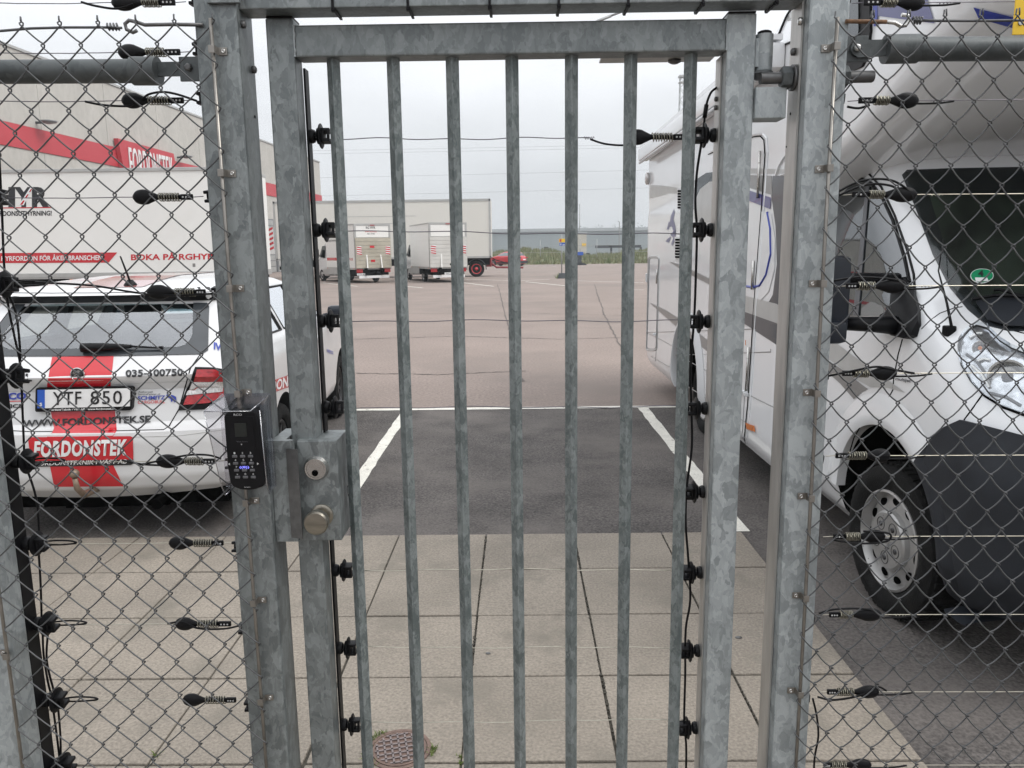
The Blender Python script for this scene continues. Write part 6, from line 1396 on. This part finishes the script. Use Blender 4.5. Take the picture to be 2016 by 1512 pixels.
for p, l in (([(1648, 379), (1680, 362), (1715, 353), (1755, 355), (1785, 372), (1798, 392)], 'upper one of two arches beside the windscreen corner'), ([(1650, 386), (1690, 368), (1725, 362), (1760, 368), (1775, 385)], 'lower one of two arches beside the windscreen corner'), ([(1640, 1063), (1690, 1070), (1745, 1066), (1750, 1050), (1700, 1046)], 'looped round the tensioner at the wheel hub'), ([(1610, 1372), (1640, 1378), (1690, 1370), (1725, 1352), (1745, 1360)], 'looped round the tensioner over the slab edge'), ([(1612, 1208), (1640, 1200), (1690, 1198), (1725, 1202)], 'arched over the tensioner below the front wheel'), ([(1632, 740), (1680, 730), (1725, 722), (1760, 728), (1800, 735)], 'bundled with the tensioner at headlamp height'), ([(1600, 1375), (1608, 1410), (1611, 1450), (1604, 1490), (1602, 1530)], 'hanging down the post to the bottom edge'), ([(1640, 553), (1690, 546), (1750, 549), (1780, 556)], 'arched over the tensioner at the green sticker'), ([(1668, 210), (1690, 213), (1712, 207)], 'short one below the tensioner at the overcab bulge')):
    cable(p, YE-.006, .0022, 'black lead on the right fence, '+l, grp='insulated leads')
# lines across the gate
GN = ['highest, against the sky', 'second from top, at the horizon', 'third from top, over the yard', 'level with the white end line', 'behind the lock height', 'over the first row of slabs', 'over the third row of slabs', 'lowest, above the iron cover']
for i, (yl, yr) in enumerate(((274, 272), (455, 462), (632, 631), (803, 800), (968, 963), (1122, 1121), (1274, 1275), (1424, 1416))):
    Y = GYI-.004; A_, B_ = atY(645+i*6, yl, Y), atY(1372-i*3, yr, Y); 
    if i == 0: B_ = atY(1160, 272, Y)
    if i == 4: continue
    n = 26; ph = random.uniform(0, 6); mb = MB(); mb.tube([A_.lerp(B_, j/n)+Vector((0, 0, .0013*math.sin(ph+j*.9)+.0012*math.sin(ph*2+j*.37))) for j in range(n+1)], .00095, 5)
    tag(ob('electric_wire', mb, 'wire_dark' if i < 4 else 'wire'), 'electric wire stretched behind the gate bars, '+GN[i], 'wire', 'electric wires')
tensioner(270, 1236, 1283, 1325, 1352, 'black spring tensioner behind the gate bars at the upper right', -1, GYI)
cable([(1162, 274), (1190, 283), (1225, 286), (1250, 282)], GYI-.004, .0019, 'slack black lead hanging from the gate tensioner', grp='insulated leads')
mb = MB(); q = atY(1150, 272, GYI); mb.tube([q+Vector((j*.001, math.cos(j*1.5)*.002, math.sin(j*1.5)*.0028)) for j in range(20)], .0007, 4); tag(ob('wire_twist', mb, 'wire_dark'), 'small twist of wire end on the highest gate wire', 'wire')
cable([(1412, 172), (1400, 182), (1391, 205), (1387, 235), (1384, 268)], GYI-.01, .0022, 'black cable rising from the top gate insulator to the stile', grp='jumper cables')
mb = MB(); mb.tube(pth([(1391, 206), (1387, 232)], GYI-.01), .0042, 8); tag(ob('cable_splice', mb, 'blk'), 'thick black splice sleeve on the cable by the top gate insulator', 'cable splice')
cable([(1382, 275), (1372, 340), (1369, 400), (1372, 455), (1370, 540), (1367, 620), (1360, 720), (1361, 800), (1362, 880), (1352, 960), (1350, 1030), (1355, 1100), (1359, 1180), (1350, 1240), (1349, 1330), (1347, 1420), (1351, 1470), (1350, 1540)], GYI-.012, .0024, 'long black cable running down beside the right gate stile', grp='jumper cables')

# ================================================================== KEYPAD
kx0, kx1 = atY(444, 880, 1.372).x, atY(517, 880, 1.372).x; kz1, kz0 = atY(478, 809, 1.372).z, atY(485, 966, 1.372).z
kp = thing('keypad', ((kx0+kx1)/2, 1.385, kz0), 'black code keypad under a clear plastic hood on the left gate post', 'keypad')
kw = kx1-kx0; kh = kz1-kz0
KP = lambda u, v, d=0.0: Vector((kx0+kw*u, 1.374-d, kz0+kh*v))
out_ = [(.10, .985), (.16, 1), (.78, .995), (.86, .98), (.93, .85), (.985, .55), (1.0, .25), (.99, .12), (.92, .045), (.7, .01), (.5, 0), (.3, .01), (.1, .045), (.03, .11), (.0, .3), (.0, .93)]
mb = MB(); mb.prism([KP(u, v) for u, v in out_], (0, .032, 0)); kb = ob('housing', mb, 'blk', kp)
bv_mod = kb.modifiers.new('bevel', 'BEVEL'); bv_mod.width = .003; bv_mod.segments = 3; bv_mod.limit_method = 'ANGLE'
mb = MB(); mb.prism([KP(u, v, .0002) for u, v in ((.08, .52), (.8, .52), (.8, .93), (.08, .93))], (0, -.0008, 0)); fp = ob('front_panel', mb, 'blk', kp)
mb = MB(); mb.prism([KP(u, v, .0012) for u, v in ((.28, .68), (.60, .68), (.60, .85), (.28, .85))], (0, -.0005, 0)); ob('screen', mb, 'screen', kp)
kmap = lambda x, y: KP(x, y, .0022)
text_on('key_legend', 'RCO', (.28, .94), (.50, .94), .026, 'mark', kp, lambda x, y: KP(x, y, .0014), .0, upv=(0, 1))
mb = MB(); mb.prism([KP(u, v, .0024) for u, v in ((.42, .592), (.46, .592), (.44, .575))], (0, -.0003, 0)); ob('arrow_mark', mb, 'mark', kp)
text_on('key_legend', 'Visa kort', (.30, .612), (.60, .612), .015, 'key', kp, lambda x, y: KP(x, y, .0012), .0, upv=(0, 1))
names = '123456789x0#'
for i, ch in enumerate(names):
    r_, c_ = divmod(i, 3); u = .22+.215*c_+.012*r_; v = .435-.088*r_
    mb = MB(); mb.box(KP(u-.065, v-.016, .0025), KP(u+.065, v+.014, -.001), .001); k_ = ob('key', mb, 'key', kp)
    if ch != '8': text_on('key_legend', ch, (u-.022, v+.026), (u+.022, v+.026), .026, 'mark', k_, lambda x, y: KP(x, y, .0006), .0, upv=(0, 1))
    else: text_on('key_legend', '((8))', (u-.13, v+.024), (u+.13, v+.024), .027, 'led', k_, lambda x, y: KP(x, y, .0006), .02, upv=(0, 1))
for u, s in ((.075, -1), (.81, 1)):
    mb = MB(); mb.prism([KP(u, .352, .0004), KP(u, .322, .0004), KP(u+s*.05, .337, .0004)], (0, -.0003, 0)); ob('arrow_mark', mb, 'mark', kp)
text_on('key_legend', 'RCARD', (.42, .035), (.58, .035), .012, 'mark', kp, lambda x, y: KP(x, y, .0006), .0, upv=(0, 1))
# clear hood
hx0, hx1 = atY(410, 880, 1.37).x+.012, atY(524, 880, 1.37).x; hz1 = kz1+.006; hz0 = kz0-.002
hd_ = bpy.data.objects.new('clear_hood', None); SC.collection.objects.link(hd_); hd_.parent = kp; hd_['label'] = 'clear plastic weather hood round the keypad'
def pane(pts, vec): mb = MB(); mb.prism(pts, vec); return ob('hood_pane', mb, 'clear', hd_)
fy = 1.335; by = 1.4085
pane([(hx0, by-.002, hz0), (hx1, by-.002, hz0), (hx1, by-.002, hz1+.02), (hx0, by-.002, hz1+.02)], (0, .002, 0))
pane([(hx0, fy, hz1), (hx1-.012, fy, hz1), (hx1, by, hz1+.018), (hx0+.006, by, hz1+.018)], (0, 0, .0022))
pane([(hx0, fy, hz1), (hx0+.006, fy+.004, hz1-.05), (hx0+.012, fy+.02, hz0+.02), (hx0+.014, fy+.03, hz0-.004), (hx0+.018, by, hz0), (hx0+.018, by, hz1+.016)], (.0022, 0, 0))
pane([(hx1, fy+.014, hz1), (hx1, fy+.024, hz0+.02), (hx1, fy+.034, hz0-.004), (hx1, by, hz0), (hx1, by, hz1+.016)], (.0022, 0, 0))
for P_ in ([(hx1, fy+.014, hz1), (hx1, fy+.024, hz0+.02), (hx1, fy+.034, hz0-.004)], [(hx1-.012, fy, hz1+.001), (hx1, by, hz1+.018)], [(hx0, fy, hz1+.001), (hx0+.006, by, hz1+.018)], [(hx0+.014, fy+.03, hz0-.004), (hx0+.018, by, hz0)], [(hx0, fy, hz1+.001), (hx1-.012, fy, hz1+.001)], [(hx0, fy, hz1), (hx0+.006, fy+.004, hz1-.05), (hx0+.012, fy+.02, hz0+.02), (hx0+.014, fy+.03, hz0-.004)]):
    mb = MB(); mb.tube(P_, .0009, 6); ob('hood_edge', mb, 'clear_edge', hd_)

# ================================================================== HAZE
hz = bpy.data.materials.new('haze_air'); hz.use_nodes = True; ht_ = hz.node_tree; ht_.nodes.clear()
ho = ht_.nodes.new('ShaderNodeOutputMaterial'); hv = ht_.nodes.new('ShaderNodeVolumePrincipled')
hv.inputs['Color'].default_value = (.90, .94, .97, 1); hv.inputs['Density'].default_value = .0010; hv.inputs['Anisotropy'].default_value = .2
ht_.links.new(hv.outputs[0], ho.inputs['Volume'])
mb = MB(); mb.box((-1410, -710, -1), (1410, 1710, 44)); hb_o = ob('haze', mb, hz); hb_o['kind'] = 'stuff'; hb_o['label'] = 'thin pale haze in the air over the whole yard'
